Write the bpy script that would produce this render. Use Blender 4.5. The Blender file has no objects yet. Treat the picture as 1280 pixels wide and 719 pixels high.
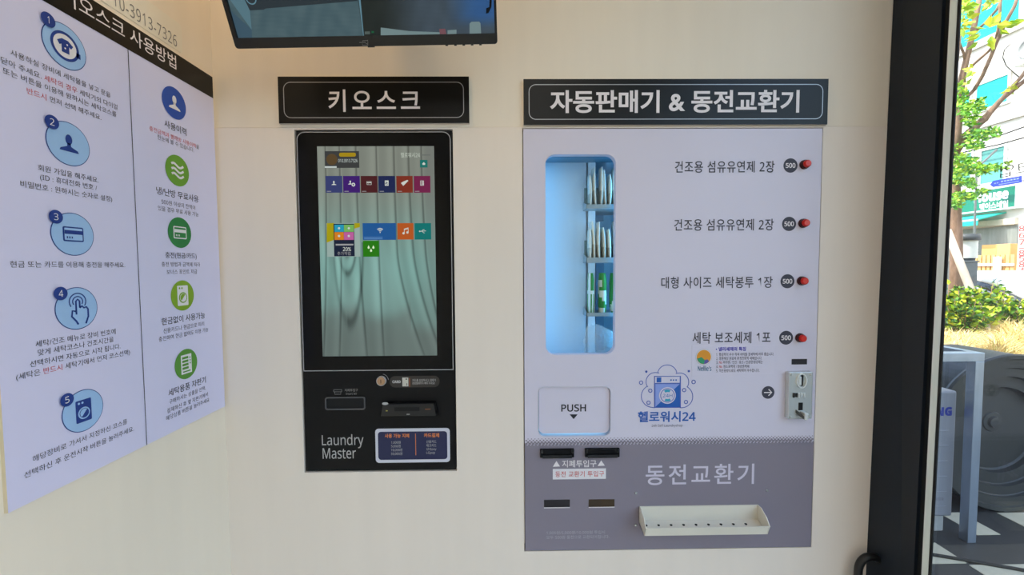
import bpy, bmesh, math, random
from mathutils import Vector, Matrix
random.seed(7)
SC = bpy.context.scene
COL = SC.collection

# ------------------------------------------------------------------ camera
EYE = Vector((0.0, -1.1, 1.42))
FPX, PITCH, YAW, ROLL = 533.03, -0.04761, 0.01243, -0.00618
cp, sp, cy, sy, cr, sr = math.cos(PITCH), math.sin(PITCH), math.cos(YAW), math.sin(YAW), math.cos(ROLL), math.sin(ROLL)
FWD = Vector((sy*cp, cy*cp, sp)); _rt = Vector((cy, -sy, 0)); _up = _rt.cross(FWD)
RT = cr*_rt + sr*_up; UP = -sr*_rt + cr*_up
cd = bpy.data.cameras.new('camera'); cam = bpy.data.objects.new('camera', cd); COL.objects.link(cam)
cd.sensor_width = 36; cd.lens = FPX/1280*36; cd.clip_start = .02; cd.clip_end = 300
M = Matrix.Identity(4)
for i in range(3):
    M[i][0], M[i][1], M[i][2], M[i][3] = RT[i], UP[i], -FWD[i], EYE[i]
cam.matrix_world = M
SC.camera = cam
SC.view_settings.view_transform = 'Standard'; SC.view_settings.look = 'None'
SC.view_settings.gamma = 1; SC.view_settings.use_curve_mapping = False
SC.view_settings.exposure = 0.0

# ------------------------------------------------------------------ sky, sun, lamps (tune here)
SKY, SUN, CEIL, BACKP, WARM, LED = 0.70, 7.5, 0.5, 6.0, 2.2, .22
world = bpy.data.worlds.new('sky'); SC.world = world; world.use_nodes = True
wn = world.node_tree.nodes; wl_ = world.node_tree.links
sky = wn.new('ShaderNodeTexSky'); sky.sky_type = 'NISHITA'; sky.sun_disc = False
sky.sun_elevation = math.radians(56); sky.sun_rotation = math.radians(250); sky.air_density = 1.2; sky.dust_density = 2.0
bg = wn['Background']; wl_.new(sky.outputs[0], bg.inputs[0]); bg.inputs[1].default_value = SKY
sd = bpy.data.lights.new('sun', 'SUN'); sd.energy = SUN; sd.angle = .009; sd.color = (1, .95, .86)
sun = bpy.data.objects.new('sun', sd); COL.objects.link(sun)
SUNDIR = Vector((1.0, -.18, -1.45)).normalized()
sun.rotation_euler = SUNDIR.to_track_quat('-Z', 'Y').to_euler()
def area(name, loc, size, power, color, aim=(0, 0, -1)):
    d = bpy.data.lights.new(name, 'AREA'); d.shape = 'RECTANGLE'; d.size, d.size_y = size; d.energy = power; d.color = color
    o = bpy.data.objects.new(name, d); COL.objects.link(o); o.location = loc
    o.rotation_euler = Vector(aim).to_track_quat('-Z', 'Y').to_euler(); return o

# ------------------------------------------------------------------ pixel -> place helpers
def ray(px, py): return FWD + RT*((px-640)/FPX) + UP*((359.5-py)/FPX)
def onX(px, py, X): d = ray(px, py); return EYE + d*((X-EYE.x)/d.x)
def onY(px, py, Y): d = ray(px, py); return EYE + d*((Y-EYE.y)/d.y)
def onZ(px, py, Z): d = ray(px, py); return EYE + d*((Z-EYE.z)/d.z)
def atD(px, py, D): return EYE + ray(px, py)*D

# ------------------------------------------------------------------ materials
def lin(v): v /= 255.0; return v/12.92 if v <= .04045 else ((v+.055)/1.055)**2.4
def rgb(c): return (lin(c[0]), lin(c[1]), lin(c[2]), 1)
MATS = {}
def mat(name, c, rough=.6, metal=0, spec=.5, var=0.0, scale=20, bump=0, stretch=None, coat=0):
    if name in MATS: return MATS[name]
    m = bpy.data.materials.new(name); m.use_nodes = True; N = m.node_tree.nodes; L = m.node_tree.links
    b = N['Principled BSDF']; b.inputs['Base Color'].default_value = rgb(c)
    b.inputs['Roughness'].default_value = rough; b.inputs['Metallic'].default_value = metal
    b.inputs['Specular IOR Level'].default_value = spec
    if coat: b.inputs['Coat Weight'].default_value = coat; b.inputs['Coat Roughness'].default_value = .08
    if var or bump:
        tc = N.new('ShaderNodeTexCoord'); mp = N.new('ShaderNodeMapping'); nz = N.new('ShaderNodeTexNoise')
        nz.inputs['Scale'].default_value = scale; nz.inputs['Detail'].default_value = 4
        if stretch: mp.inputs['Scale'].default_value = stretch
        L.new(tc.outputs['Object'], mp.inputs[0]); L.new(mp.outputs[0], nz.inputs['Vector'])
        if var:
            r = N.new('ShaderNodeValToRGB'); c0 = rgb(c)
            r.color_ramp.elements[0].color = tuple(x*(1-var) for x in c0[:3])+(1,)
            r.color_ramp.elements[1].color = tuple(min(1, x*(1+var)) for x in c0[:3])+(1,)
            r.color_ramp.elements[0].position = .3; r.color_ramp.elements[1].position = .7
            L.new(nz.outputs['Fac'], r.inputs[0]); L.new(r.outputs[0], b.inputs['Base Color'])
        if bump:
            bp = N.new('ShaderNodeBump'); bp.inputs['Strength'].default_value = bump; bp.inputs['Distance'].default_value = .01
            L.new(nz.outputs['Fac'], bp.inputs['Height']); L.new(bp.outputs[0], b.inputs['Normal'])
    MATS[name] = m; return m
def emit(name, c, s=1.0, gloss=True):
    if name in MATS: return MATS[name]
    m = bpy.data.materials.new(name); m.use_nodes = True; b = m.node_tree.nodes['Principled BSDF']
    b.inputs['Base Color'].default_value = (0.004, .004, .004, 1); b.inputs['Roughness'].default_value = .5
    b.inputs['Specular IOR Level'].default_value = .1
    b.inputs['Emission Color'].default_value = rgb(c); b.inputs['Emission Strength'].default_value = s
    MATS[name] = m; return m
def emit_attr(name, s=1.0):
    m = bpy.data.materials.new(name); m.use_nodes = True; N = m.node_tree.nodes; b = N['Principled BSDF']
    a = N.new('ShaderNodeAttribute'); a.attribute_name = 'picture'
    m.node_tree.links.new(a.outputs['Color'], b.inputs['Emission Color']); b.inputs['Emission Strength'].default_value = s
    b.inputs['Base Color'].default_value = (.004, .004, .004, 1); b.inputs['Roughness'].default_value = .5
    b.inputs['Specular IOR Level'].default_value = .1
    return m
def glass(name, tint=(.96, .98, .97), f=1.0):
    m = bpy.data.materials.new(name); m.use_nodes = True; N = m.node_tree.nodes; L = m.node_tree.links; N.clear()
    o = N.new('ShaderNodeOutputMaterial'); t = N.new('ShaderNodeBsdfTransparent'); g = N.new('ShaderNodeBsdfGlossy')
    t.inputs[0].default_value = (*tint, 1); g.inputs['Roughness'].default_value = .01
    lw = N.new('ShaderNodeLayerWeight'); lw.inputs[0].default_value = .5
    fr = N.new('ShaderNodeMath'); fr.operation = 'POWER'; fr.inputs[1].default_value = 5; L.new(lw.outputs['Facing'], fr.inputs[0])
    mu = N.new('ShaderNodeMath'); mu.operation = 'MULTIPLY_ADD'; mu.inputs[1].default_value = .94*f; mu.inputs[2].default_value = .035*f
    mx = N.new('ShaderNodeMixShader')
    L.new(fr.outputs[0], mu.inputs[0]); L.new(mu.outputs[0], mx.inputs[0]); L.new(t.outputs[0], mx.inputs[1]); L.new(g.outputs[0], mx.inputs[2])
    L.new(mx.outputs[0], o.inputs[0]); return m

wall_m = mat('cream_paint', (240, 228, 211), .75, var=.02, scale=3, bump=.02, stretch=(6, 6, .6))
cream2 = mat('cream_board', (240, 227, 214), .7, var=.015, scale=3, bump=.02, stretch=(6, 6, .6))
ceil_m = mat('ceiling_white', (240, 238, 230), .9, var=.01)
floor_m = mat('floor_grey', (206, 204, 198), .5, var=.08, scale=8)
black_m = mat('black_plastic', (20, 20, 22), .45, var=.05)
blackg_m = mat('black_gloss', (7, 7, 9), .15, spec=.2, var=.03)
kblack_m = mat('kiosk_black', (9, 9, 11), .5, spec=.25, var=.05)
signblk = mat('sign_black', (18, 17, 16), .32, spec=.3, var=.04)
column_m = mat('dark_aluminium', (20, 28, 38), .42, spec=.35, var=.05, stretch=(1, 1, .2))
groove_m = mat('black_gasket', (12, 12, 13), .7, var=.05)
steel_m = mat('brushed_steel', (212, 216, 214), .25, metal=.6, var=.05, scale=60, stretch=(1, 1, .1))
edge_steel = mat('satin_steel', (238, 246, 240), .4, metal=.15, var=.04, scale=60, stretch=(1, 1, .1))
silver_m = mat('silver_line', (178, 178, 182), .35, metal=.5, var=.03)
white_m = mat('white_print', (232, 228, 232), .6, var=.01)
letter_m = mat('letter_white', (238, 230, 232), .5, var=.01)
board_m = mat('poster_white', (218, 215, 244), .55, var=.01, scale=5)
edge_m = mat('foam_edge', (228, 210, 178), .8, var=.03)
ink_m = mat('ink_black', (34, 34, 40), .7, var=.02)
red_m = mat('ink_red', (206, 50, 46), .7, var=.02)
navy_m = mat('ink_navy', (22, 56, 138), .6, var=.02)
sky_m = mat('ink_pale_blue', (160, 196, 238), .6, var=.02)
blue_m = mat('ink_blue', (34, 76, 168), .6, var=.02)
g1_m = mat('ink_leaf_green', (104, 158, 42), .6, var=.02)
g2_m = mat('ink_dark_green', (36, 128, 62), .6, var=.02)
g3_m = mat('ink_lime', (130, 168, 30), .6, var=.02)
g4_m = mat('ink_green', (86, 148, 52), .6, var=.02)
panel_m = mat('panel_white', (216, 210, 226), .45, var=.01, scale=4)
pgrey_m = mat('panel_grey', (136, 128, 141), .5, var=.015, scale=4)
badge_m = mat('badge_slate', (62, 60, 74), .6, var=.02)
btn_m = mat('button_red', (214, 36, 26), .3, var=.03)
btnd_m = mat('button_collar', (64, 14, 18), .4, var=.03)
ivory_m = mat('tray_ivory', (232, 226, 212), .45, var=.03, scale=12)
logo_m = mat('logo_blue', (30, 92, 178), .6, var=.02)
logo2_m = mat('logo_periwinkle', (140, 160, 224), .6, var=.02)
logol_m = mat('logo_line', (70, 96, 182), .6, var=.02)
teal_m = mat('logo_teal', (40, 160, 190), .6, var=.02)
orange_m = mat('ink_orange', (240, 140, 70), .6, var=.02)
bronze_m = mat('lock_bronze', (186, 150, 118), .35, metal=.7, var=.05)

# ------------------------------------------------------------------ object helpers
def thing(name, label, cat, loc=(0, 0, 0), group=None):
    o = bpy.data.objects.new(name, None); o.empty_display_size = .05; COL.objects.link(o); o.location = loc
    o['label'] = label; o['category'] = cat
    if group: o['group'] = group
    return o
def link(o, parent=None):
    COL.objects.link(o)
    if parent is not None:
        o.parent = parent
        if parent.type == 'EMPTY': o.location = -Vector(parent.location)
    return o
def tag(o, label, cat, group=None, kind=None):
    o['label'] = label; o['category'] = cat
    if group: o['group'] = group
    if kind: o['kind'] = kind
    return o
class MB:
    def __init__(s): s.bm = bmesh.new(); s.mats = []
    def mi(s, m):
        if m not in s.mats: s.mats.append(m)
        return s.mats.index(m)
    def face(s, pts, m):
        f = s.bm.faces.new([s.bm.verts.new(p) for p in pts]); f.material_index = s.mi(m); return f
    def box(s, a, b, m, bev=0, seg=2):
        a, b = Vector(a), Vector(b)
        r = bmesh.ops.create_cube(s.bm, size=1)
        vs = r['verts']; c = (a+b)/2; d = b-a
        for v in vs: v.co = Vector((v.co.x*abs(d.x), v.co.y*abs(d.y), v.co.z*abs(d.z)))+c
        fs = set(f for v in vs for f in v.link_faces); k = s.mi(m)
        for f in fs: f.material_index = k
        if bev:
            es = list(set(e for f in fs for e in f.edges))
            q = bmesh.ops.bevel(s.bm, geom=es, offset=bev, segments=seg, profile=.5, affect='EDGES')
            for f in q['faces']: f.material_index = k
        return s
    def cyl(s, p0, p1, r0, r1, m, n=24, caps=True):
        p0, p1 = Vector(p0), Vector(p1); ax = (p1-p0).normalized()
        u = ax.orthogonal().normalized(); w = ax.cross(u); k = s.mi(m)
        A, B = [], []
        for i in range(n):
            t = 2*math.pi*i/n; d = u*math.cos(t)+w*math.sin(t)
            A.append(s.bm.verts.new(p0+d*r0)); B.append(s.bm.verts.new(p1+d*r1))
        for i in range(n):
            f = s.bm.faces.new([A[i], A[(i+1) % n], B[(i+1) % n], B[i]]); f.material_index = k; f.smooth = True
        if caps:
            for V in (A[::-1], B):
                f = s.bm.faces.new(V); f.material_index = k
        return s
    def lathe(s, c, axis, prof, m, n=48, smooth=True):
        # prof: list of (radius, distance along axis)
        c, ax = Vector(c), Vector(axis).normalized(); u = ax.orthogonal().normalized(); w = ax.cross(u); k = s.mi(m)
        rows = []
        for r, h in prof:
            if r < 1e-6: rows.append([s.bm.verts.new(c+ax*h)]*n)
            else: rows.append([s.bm.verts.new(c+ax*h+(u*math.cos(2*math.pi*i/n)+w*math.sin(2*math.pi*i/n))*r) for i in range(n)])
        for a, b in zip(rows, rows[1:]):
            for i in range(n):
                vs = []
                for v in (a[i], a[(i+1) % n], b[(i+1) % n], b[i]):
                    if v not in vs: vs.append(v)
                if len(vs) > 2:
                    try: f = s.bm.faces.new(vs); f.material_index = k; f.smooth = smooth
                    except ValueError: pass
        return s
    def tube(s, pts, r, m, n=10, smooth=True):
        pts = [Vector(p) for p in pts]; k = s.mi(m); rr = r if isinstance(r, (list, tuple)) else [r]*len(pts)
        rows = []; pu = None
        for i, p in enumerate(pts):
            t = (pts[min(i+1, len(pts)-1)]-pts[max(i-1, 0)]).normalized()
            u = t.orthogonal().normalized() if pu is None else (pu-t*pu.dot(t)).normalized()
            pu = u; w = t.cross(u)
            rows.append([s.bm.verts.new(p+(u*math.cos(2*math.pi*j/n)+w*math.sin(2*math.pi*j/n))*rr[i]) for j in range(n)])
        for a, b in zip(rows, rows[1:]):
            for j in range(n):
                f = s.bm.faces.new([a[j], a[(j+1) % n], b[(j+1) % n], b[j]]); f.material_index = k; f.smooth = smooth
        for V in (rows[0][::-1], rows[-1]):
            f = s.bm.faces.new(V); f.material_index = k
        return s
    def prism(s, poly, ext, m):
        # poly: 3-D points in a plane, ext: vector
        ext = Vector(ext); k = s.mi(m)
        A = [s.bm.verts.new(Vector(p)) for p in poly]; B = [s.bm.verts.new(Vector(p)+ext) for p in poly]; n = len(A)
        fs = [s.bm.faces.new(A[::-1]), s.bm.faces.new(B)]+[s.bm.faces.new([A[i], A[(i+1) % n], B[(i+1) % n], B[i]]) for i in range(n)]
        for f in fs: f.material_index = k
        return s
    def build(s, name, parent=None, mesh_only=False, fix=True):
        if fix: bmesh.ops.recalc_face_normals(s.bm, faces=s.bm.faces)
        me = bpy.data.meshes.new(name); s.bm.to_mesh(me); s.bm.free()
        for m in s.mats: me.materials.append(m)
        if mesh_only: return me
        return link(bpy.data.objects.new(name, me), parent)
def structure(mb, name):
    o = mb.build(name); o['kind'] = 'structure'; return o

def rr_pts(u0, u1, v0, v1, r, n=6):
    out = []
    for cx, cy_, a in ((u1-r, v1-r, 0), (u0+r, v1-r, 90), (u0+r, v0+r, 180), (u1-r, v0+r, 270)):
        for i in range(n+1):
            t = math.radians(a+90*i/n); out.append((cx+r*math.cos(t), cy_+r*math.sin(t)))
    return out
def circ(c, r, n=40): return [(c[0]+r*math.cos(2*math.pi*i/n), c[1]+r*math.sin(2*math.pi*i/n)) for i in range(n)]

_tc = {}
def sans(t, heavy=False):
    # Latin letters and digits in the plain sans-serif forms of the built-in font set
    A_, a_, d_ = (0x1D5D4, 0x1D5EE, 0x1D7EC) if heavy else (0x1D5A0, 0x1D5BA, 0x1D7E2)
    out = ''
    for ch in t:
        if 'A' <= ch <= 'Z': out += chr(A_+ord(ch)-65)
        elif 'a' <= ch <= 'z': out += chr(a_+ord(ch)-97)
        elif '0' <= ch <= '9': out += chr(d_+ord(ch)-48)
        else: out += ch
    return out
def text_geo(body, bold=0.0, space=1.0, res=3):
    key = (body, bold, space, res)
    if key in _tc: return _tc[key]
    c = bpy.data.curves.new('lettering_source', 'FONT'); c.body = sans(body, bold > .028); c.size = 1; c.resolution_u = res; c.offset = bold; c.space_character = space
    o = bpy.data.objects.new('lettering_source', c); COL.objects.link(o)
    dg = bpy.context.evaluated_depsgraph_get(); me = bpy.data.meshes.new_from_object(o.evaluated_get(dg))
    V = [(v.co.x, v.co.y) for v in me.vertices]; F = [tuple(p.vertices) for p in me.polygons]
    bpy.data.objects.remove(o); bpy.data.curves.remove(c); bpy.data.meshes.remove(me)
    _tc[key] = (V, F); return V, F
def plate_geo(outer, holes):
    c = bpy.data.curves.new('outline', 'CURVE'); c.dimensions = '2D'; c.fill_mode = 'BOTH'
    for lp in [outer]+holes:
        sp_ = c.splines.new('POLY'); sp_.points.add(len(lp)-1); sp_.use_cyclic_u = True
        for p, q in zip(sp_.points, lp): p.co = (q[0], q[1], 0, 1)
    o = bpy.data.objects.new('outline', c); COL.objects.link(o)
    dg = bpy.context.evaluated_depsgraph_get(); me = bpy.data.meshes.new_from_object(o.evaluated_get(dg))
    V = [(v.co.x, v.co.y) for v in me.vertices]; F = [tuple(p.vertices) for p in me.polygons]
    bpy.data.objects.remove(o); bpy.data.curves.remove(c); bpy.data.meshes.remove(me)
    return V, F

class Frame:
    def __init__(s, O, u, v):
        s.O, s.u, s.v = Vector(O), Vector(u).normalized(), Vector(v).normalized(); s.n = s.u.cross(s.v)
    def px(s, x, y):
        d = ray(x, y); t = (s.O-EYE).dot(s.n)/d.dot(s.n); p = EYE+d*t-s.O; return (p.dot(s.u), p.dot(s.v))
    def P(s, u, v, h=0): return s.O+s.u*u+s.v*v+s.n*h
    def rect(s, x0, y0, x1, y1):
        a, b, c, d = s.px(x0, y0), s.px(x1, y0), s.px(x1, y1), s.px(x0, y1)
        return ((a[0]+d[0])/2, (b[0]+c[0])/2, (c[1]+d[1])/2, (a[1]+b[1])/2)   # u0,u1,v0,v1
class Sheet:
    STEP = .00035
    def __init__(s, fr, base=.0004): s.fr, s.base = fr, base; s.V, s.F, s.I, s.mats = [], [], [], []
    def mi(s, m):
        if m not in s.mats: s.mats.append(m)
        return s.mats.index(m)
    def add(s, V, F, m, lay=0):
        k = len(s.V); h = s.base+lay*s.STEP; i = s.mi(m)
        s.V += [s.fr.P(u, v, h) for u, v in V]; s.F += [tuple(j+k for j in f) for f in F]; s.I += [i]*len(F)
        return s
    def poly(s, pts, m, lay=0):
        V, F = plate_geo(pts, []); return s.add(V, F, m, lay)
    def ngon(s, pts, m, lay=0): return s.add(pts, [tuple(range(len(pts)))], m, lay)
    def rect(s, u0, u1, v0, v1, m, lay=0): return s.ngon([(u0, v0), (u1, v0), (u1, v1), (u0, v1)], m, lay)
    def rpx(s, x0, y0, x1, y1, m, lay=0): return s.rect(*s.fr.rect(x0, y0, x1, y1), m, lay)
    def ppx(s, pts, m, lay=0): return s.ngon([s.fr.px(*p) for p in pts], m, lay)
    def disc(s, c, r, m, lay=0, n=40): return s.ngon(circ(c, r, n), m, lay)
    def band(s, A, B, m, lay=0, closed=True):
        n = len(A); F = [(i, (i+1) % n, n+(i+1) % n, n+i) for i in range(n if closed else n-1)]
        return s.add(list(A)+list(B), F, m, lay)
    def ring(s, c, r0, r1, m, lay=0, a0=0, a1=360, n=40):
        full = abs(a1-a0) >= 360; k = n if full else n+1
        T = [math.radians(a0+(a1-a0)*i/n) for i in range(k)]
        return s.band([(c[0]+r0*math.cos(t), c[1]+r0*math.sin(t)) for t in T], [(c[0]+r1*math.cos(t), c[1]+r1*math.sin(t)) for t in T], m, lay, full)
    def rring(s, u0, u1, v0, v1, r, w, m, lay=0):
        return s.band(rr_pts(u0, u1, v0, v1, r), rr_pts(u0+w, u1-w, v0+w, v1-w, max(r-w, .0001)), m, lay)
    def stroke(s, pts, w, m, lay=0, closed=False):
        n = len(pts); A, B = [], []
        for i, p in enumerate(pts):
            a = pts[(i-1) % n] if (closed or i > 0) else p; b = pts[(i+1) % n] if (closed or i < n-1) else p
            dx, dy = b[0]-a[0], b[1]-a[1]; l = math.hypot(dx, dy) or 1
            A.append((p[0]-dy/l*w/2, p[1]+dx/l*w/2)); B.append((p[0]+dy/l*w/2, p[1]-dx/l*w/2))
        return s.band(A, B, m, lay, closed)
    def text(s, body, u0, u1, vc, m, h=None, lay=1, bold=0.0, space=1.0, red=None, redm=None, mirror=False, res=3):
        V, F = text_geo(body, bold, space, res)
        x0, x1 = min(p[0] for p in V), max(p[0] for p in V); y0, y1 = min(p[1] for p in V), max(p[1] for p in V)
        k = (u1-u0)/(x1-x0); kh = h/(y1-y0) if h else k
        T = [(((x1-x) if mirror else (x-x0))*k+u0, (y-(y0+y1)/2)*kh+vc) for x, y in V]
        if red:
            i = body.index(red); pre = body[:i].rstrip()
            xa = max(p[0] for p in text_geo(pre, bold, space, res)[0]) if pre else -9
            xb = max(p[0] for p in text_geo(body[:i+len(red)], bold, space, res)[0])
            FR = [f for f in F if xa+.01 < sum(V[j][0] for j in f)/len(f) <= xb+.005]; st = set(FR)
            s.add(T, FR, redm, lay); F = [f for f in F if f not in st]
        return s.add(T, F, m, lay)
    def tpx(s, body, a, b, m, hpx=None, **kw):
        # a, b: photo points at the middle of the left and right end of the line
        (ua, va), (ub, vb) = s.fr.px(*a), s.fr.px(*b); h = None
        if hpx:
            mx, my = (a[0]+b[0])/2, (a[1]+b[1])/2
            h = abs(s.fr.px(mx, my-hpx/2)[1]-s.fr.px(mx, my+hpx/2)[1])
        return s.text(body, ua, ub, (va+vb)/2, m, h=h, **kw)
    def build(s, name, parent=None):
        me = bpy.data.meshes.new(name); me.from_pydata([tuple(p) for p in s.V], [], s.F)
        for m in s.mats: me.materials.append(m)
        me.polygons.foreach_set('material_index', s.I); me.update()
        bm = bmesh.new(); bm.from_mesh(me)
        bmesh.ops.delete(bm, geom=[v for v in bm.verts if not v.link_faces], context='VERTS')
        bm.normal_update()
        fl = [f for f in bm.faces if f.normal.dot(s.fr.n) < 0]
        bmesh.ops.reverse_faces(bm, faces=fl); bm.to_mesh(me); bm.free()
        return link(bpy.data.objects.new(name, me), parent)
def plate(fr, outer, holes, h0, h1, m, name, parent=None, edge=None):
    V, F = plate_geo(outer, holes); bm = bmesh.new()
    A = [bm.verts.new(fr.P(u, v, h1)) for u, v in V]
    fs = [bm.faces.new([A[i] for i in f]) for f in F]
    bmesh.ops.remove_doubles(bm, verts=bm.verts, dist=1e-6); bm.normal_update()
    bmesh.ops.reverse_faces(bm, faces=[f for f in bm.faces if f.normal.dot(fr.n) < 0])
    r = bmesh.ops.extrude_face_region(bm, geom=list(bm.faces), use_keep_orig=True)
    nv = [e for e in r['geom'] if isinstance(e, bmesh.types.BMVert)]
    bmesh.ops.translate(bm, verts=nv, vec=fr.n*(h0-h1))
    bmesh.ops.recalc_face_normals(bm, faces=bm.faces)
    if edge:
        for f in bm.faces:
            if abs(f.normal.dot(fr.n)) < .5: f.material_index = 1
    me = bpy.data.meshes.new(name); bm.to_mesh(me); bm.free(); me.materials.append(m)
    if edge: me.materials.append(edge)
    return link(bpy.data.objects.new(name, me), parent)

# ------------------------------------------------------------------ room
WL = .7316; XF = .972; CEILZ = 2.6; YB = -5.6
BW = Frame((0, 0, 0), (1, 0, 0), (0, 0, 1))          # back wall, seen from the room
LW = Frame((-WL, 0, 0), (0, 1, 0), (0, 0, 1))        # left wall
RW = Frame((XF, 0, 0), (0, -1, 0), (0, 0, 1))        # glass front on the right
KIO = BW.rect(375.5, 163, 568, 588.8)
VEN = (.0434, .8097, EYE.z-.7530, EYE.z+.3502)
SEAM = BW.px(620, 159)[1]
structure(MB().box((-WL-.15, YB-.15, -.1), (XF+.12, .45, 0), floor_m), 'floor')
structure(MB().box((-WL-.15, YB-.15, CEILZ), (XF+.12, .45, CEILZ+.1), ceil_m), 'ceiling')
structure(MB().box((-WL-.12, YB, 0), (-WL, .02, CEILZ), wall_m), 'wall_left')
structure(MB().box((-WL-.12, YB-.12, 0), (XF+.1, YB, CEILZ), wall_m), 'wall_front')
structure(MB().box((-WL, 0, SEAM), (XF+.016, .03, CEILZ), wall_m), 'wall_back_upper')
def sq(r, g=0): return [(r[0]-g, r[2]-g), (r[1]+g, r[2]-g), (r[1]+g, r[3]+g), (r[0]-g, r[3]+g)]
o = plate(BW, [(-WL, 0), (XF+.012, 0), (XF+.012, SEAM-.0012), (-WL, SEAM-.0012)], [sq(KIO, .0015), sq(VEN, .0015)], -.03, .0025, cream2, 'wall_back'); o['kind'] = 'structure'
structure(MB().box((-WL, .44, 0), (XF, .45, CEILZ), wall_m), 'wall_behind')
structure(MB().box((-4.5, YB-.15, CEILZ+.1), (XF+.1, 9, 8.1), mat('outside_render', (150, 146, 140), .9, var=.04)), 'wall_shade_storey')  # unseen storey, added and sized to keep the near paving in shade
structure(MB().box((-4.5, .45, 0), (XF-.1, 9, CEILZ+.1), mat('outside_render', (150, 146, 140))), 'wall_outside')

# right-hand glass front: dark post, gasket groove, steel edge, pane
def edge_line(top, bot):
    (ua, va), (ub, vb) = RW.px(*top), RW.px(*bot)
    return lambda z: -(ua+(ub-ua)*(z-va)/(vb-va))
e1, e2, e3, e4 = edge_line((1177.5, 10), (1143.4, 690)), edge_line((1186, 10), (1152, 690)), edge_line((1195, 10), (1160, 690)), edge_line((1198.5, 10), (1163, 690))
ca, cb = BW.px(1115, 10), BW.px(1082.5, 690)
xc = lambda z: ca[0]+(cb[0]-ca[0])*(z-ca[1])/(cb[1]-ca[1])
def strip_post(ea, eb, x0, x1, m, name):
    b = MB(); z0, z1 = 0, CEILZ
    b.prism([(x0, ea(z0), z0), (x0, eb(z0), z0), (x0, eb(z1), z1), (x0, ea(z1), z1)], (x1-x0, 0, 0), m); structure(b, name)
b = MB(); P_ = [(xc(0), -.003, 0), (XF, e1(0), 0), (XF, e1(CEILZ), CEILZ), (xc(CEILZ), -.003, CEILZ)]
b.prism(P_, (.03, 0, 0), column_m); structure(b, 'trim_1')
strip_post(e1, e2, XF+.008, XF+.016, groove_m, 'trim_2')
strip_post(e2, e3, XF+.002, XF+.007, edge_steel, 'trim_3')
strip_post(e3, e4, XF+.003, XF+.006, groove_m, 'trim_4')
r4 = -min(e4(0), e4(CEILZ))-.002
structure(MB().box((XF+.01, -5.2, 0), (XF+.06, -5.15, CEILZ), column_m).box((XF+.01, -5.15, 0), (XF+.06, -r4, .1), column_m).box((XF+.01, -5.15, CEILZ-.12), (XF+.06, -r4, CEILZ), column_m), 'window_frame')
structure(MB().box((XF, YB, 0), (XF+.09, -5.2, CEILZ), wall_m), 'wall_right')
pane = structure(MB().box((XF+.006, -5.15, .1), (XF+.012, -r4+.03, CEILZ-.12), glass('shop_glass')), 'window_1')
# outlined lettering stuck on the outside of the pane, seen from behind
GF = Frame((XF+.0055, 0, 0), (0, -1, 0), (0, 0, 1))
sh = Sheet(GF, .0003)
def outl(body, a, b, hpx):
    V, F = text_geo(body, -.012, 1.12); V2, F2 = V, F
    sh.tpx(body, a, b, mat('decal_grey', (66, 72, 66), .6, var=.02), hpx=hpx, bold=-.006, mirror=True)
outl('크업', (1250.5, 217), (1291, 205.5), 15)
sh.build('glass_lettering', pane)

# ------------------------------------------------------------------ ceiling lamps (out of the picture); both white panels are added fill
def ceiling_panel(x, y, w, power, color, label, tint):
    t = thing('ceiling_light', label, 'light', (x, y, CEILZ), 'flush ceiling lights')
    MB().box((x-w/2, y-w/2, CEILZ-.03), (x+w/2, y+w/2, CEILZ), mat('lamp_frame', (235, 235, 232), .5, var=.01), .004).build('frame', t)
    MB().box((x-w/2+.02, y-w/2+.02, CEILZ-.034), (x+w/2-.02, y+w/2-.02, CEILZ-.029), emit('diffuser_'+tint, (255, 248, 235) if tint == 'white' else (255, 214, 140), 2.0)).build('diffuser', t)
    l = area('lamp', (x, y, CEILZ-.04), (w-.05, w-.05), power, color); l.parent = t; l.location = (0, 0, -.04)
ceiling_panel(.15, -1.35, .6, CEIL, (1, .95, .87), 'unseen added white fill light panel nearest the kiosk wall', 'white')
ceiling_panel(.15, -3.0, .9, BACKP, (.93, .97, 1), 'unseen added white fill light panel further back in the room', 'white')
ceiling_panel(-.42, -.34, .22, WARM, (1, .66, .30), 'small warm ceiling light above the corner by the monitor', 'warm')

# ------------------------------------------------------------------ poster board on the left wall
TH = .006; PF = Frame((-WL+TH, 0, 0), (0, 1, 0), (0, 0, 1)); pl = PF.px(10, 637)[0]
pr = (LW.px(262, 110)[0]+LW.px(279, 508)[0])/2
pt = (LW.px(262, 96.5)[1]+LW.px(120, 5)[1])/2; pbh = (LW.px(262, 124)[1]+LW.px(120, 39)[1])/2; pb = (LW.px(9, 636)[1]+LW.px(279, 510)[1])/2
T = thing('poster_board', 'large white instruction board with black header and blue numbered steps on the wall', 'sign', (-WL, (pl+pr)/2, pb))
plate(LW, [(pl, pb), (pr, pb), (pr, pt), (pl, pt)], [], 0, TH, board_m, 'board', T, edge=edge_m)
PF = Frame((-WL+TH, 0, 0), (0, 1, 0), (0, 0, 1))
s = Sheet(PF); s.rect(pl, pr, pbh, pt, signblk); hb = s.build('header_band', T)
s = Sheet(PF); s.tpx('키오스크 사용방법', (75, -8), (219.5, 77), letter_m, lay=2, bold=.004); s.build('header_lettering', hb)
dv = PF.px(157.5, 100)[0]*.5+PF.px(186, 540)[0]*.5
Sheet(PF).rect(dv-.0007, dv+.0007, pb, pbh, ink_m, 1).build('divider_line', T)
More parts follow.
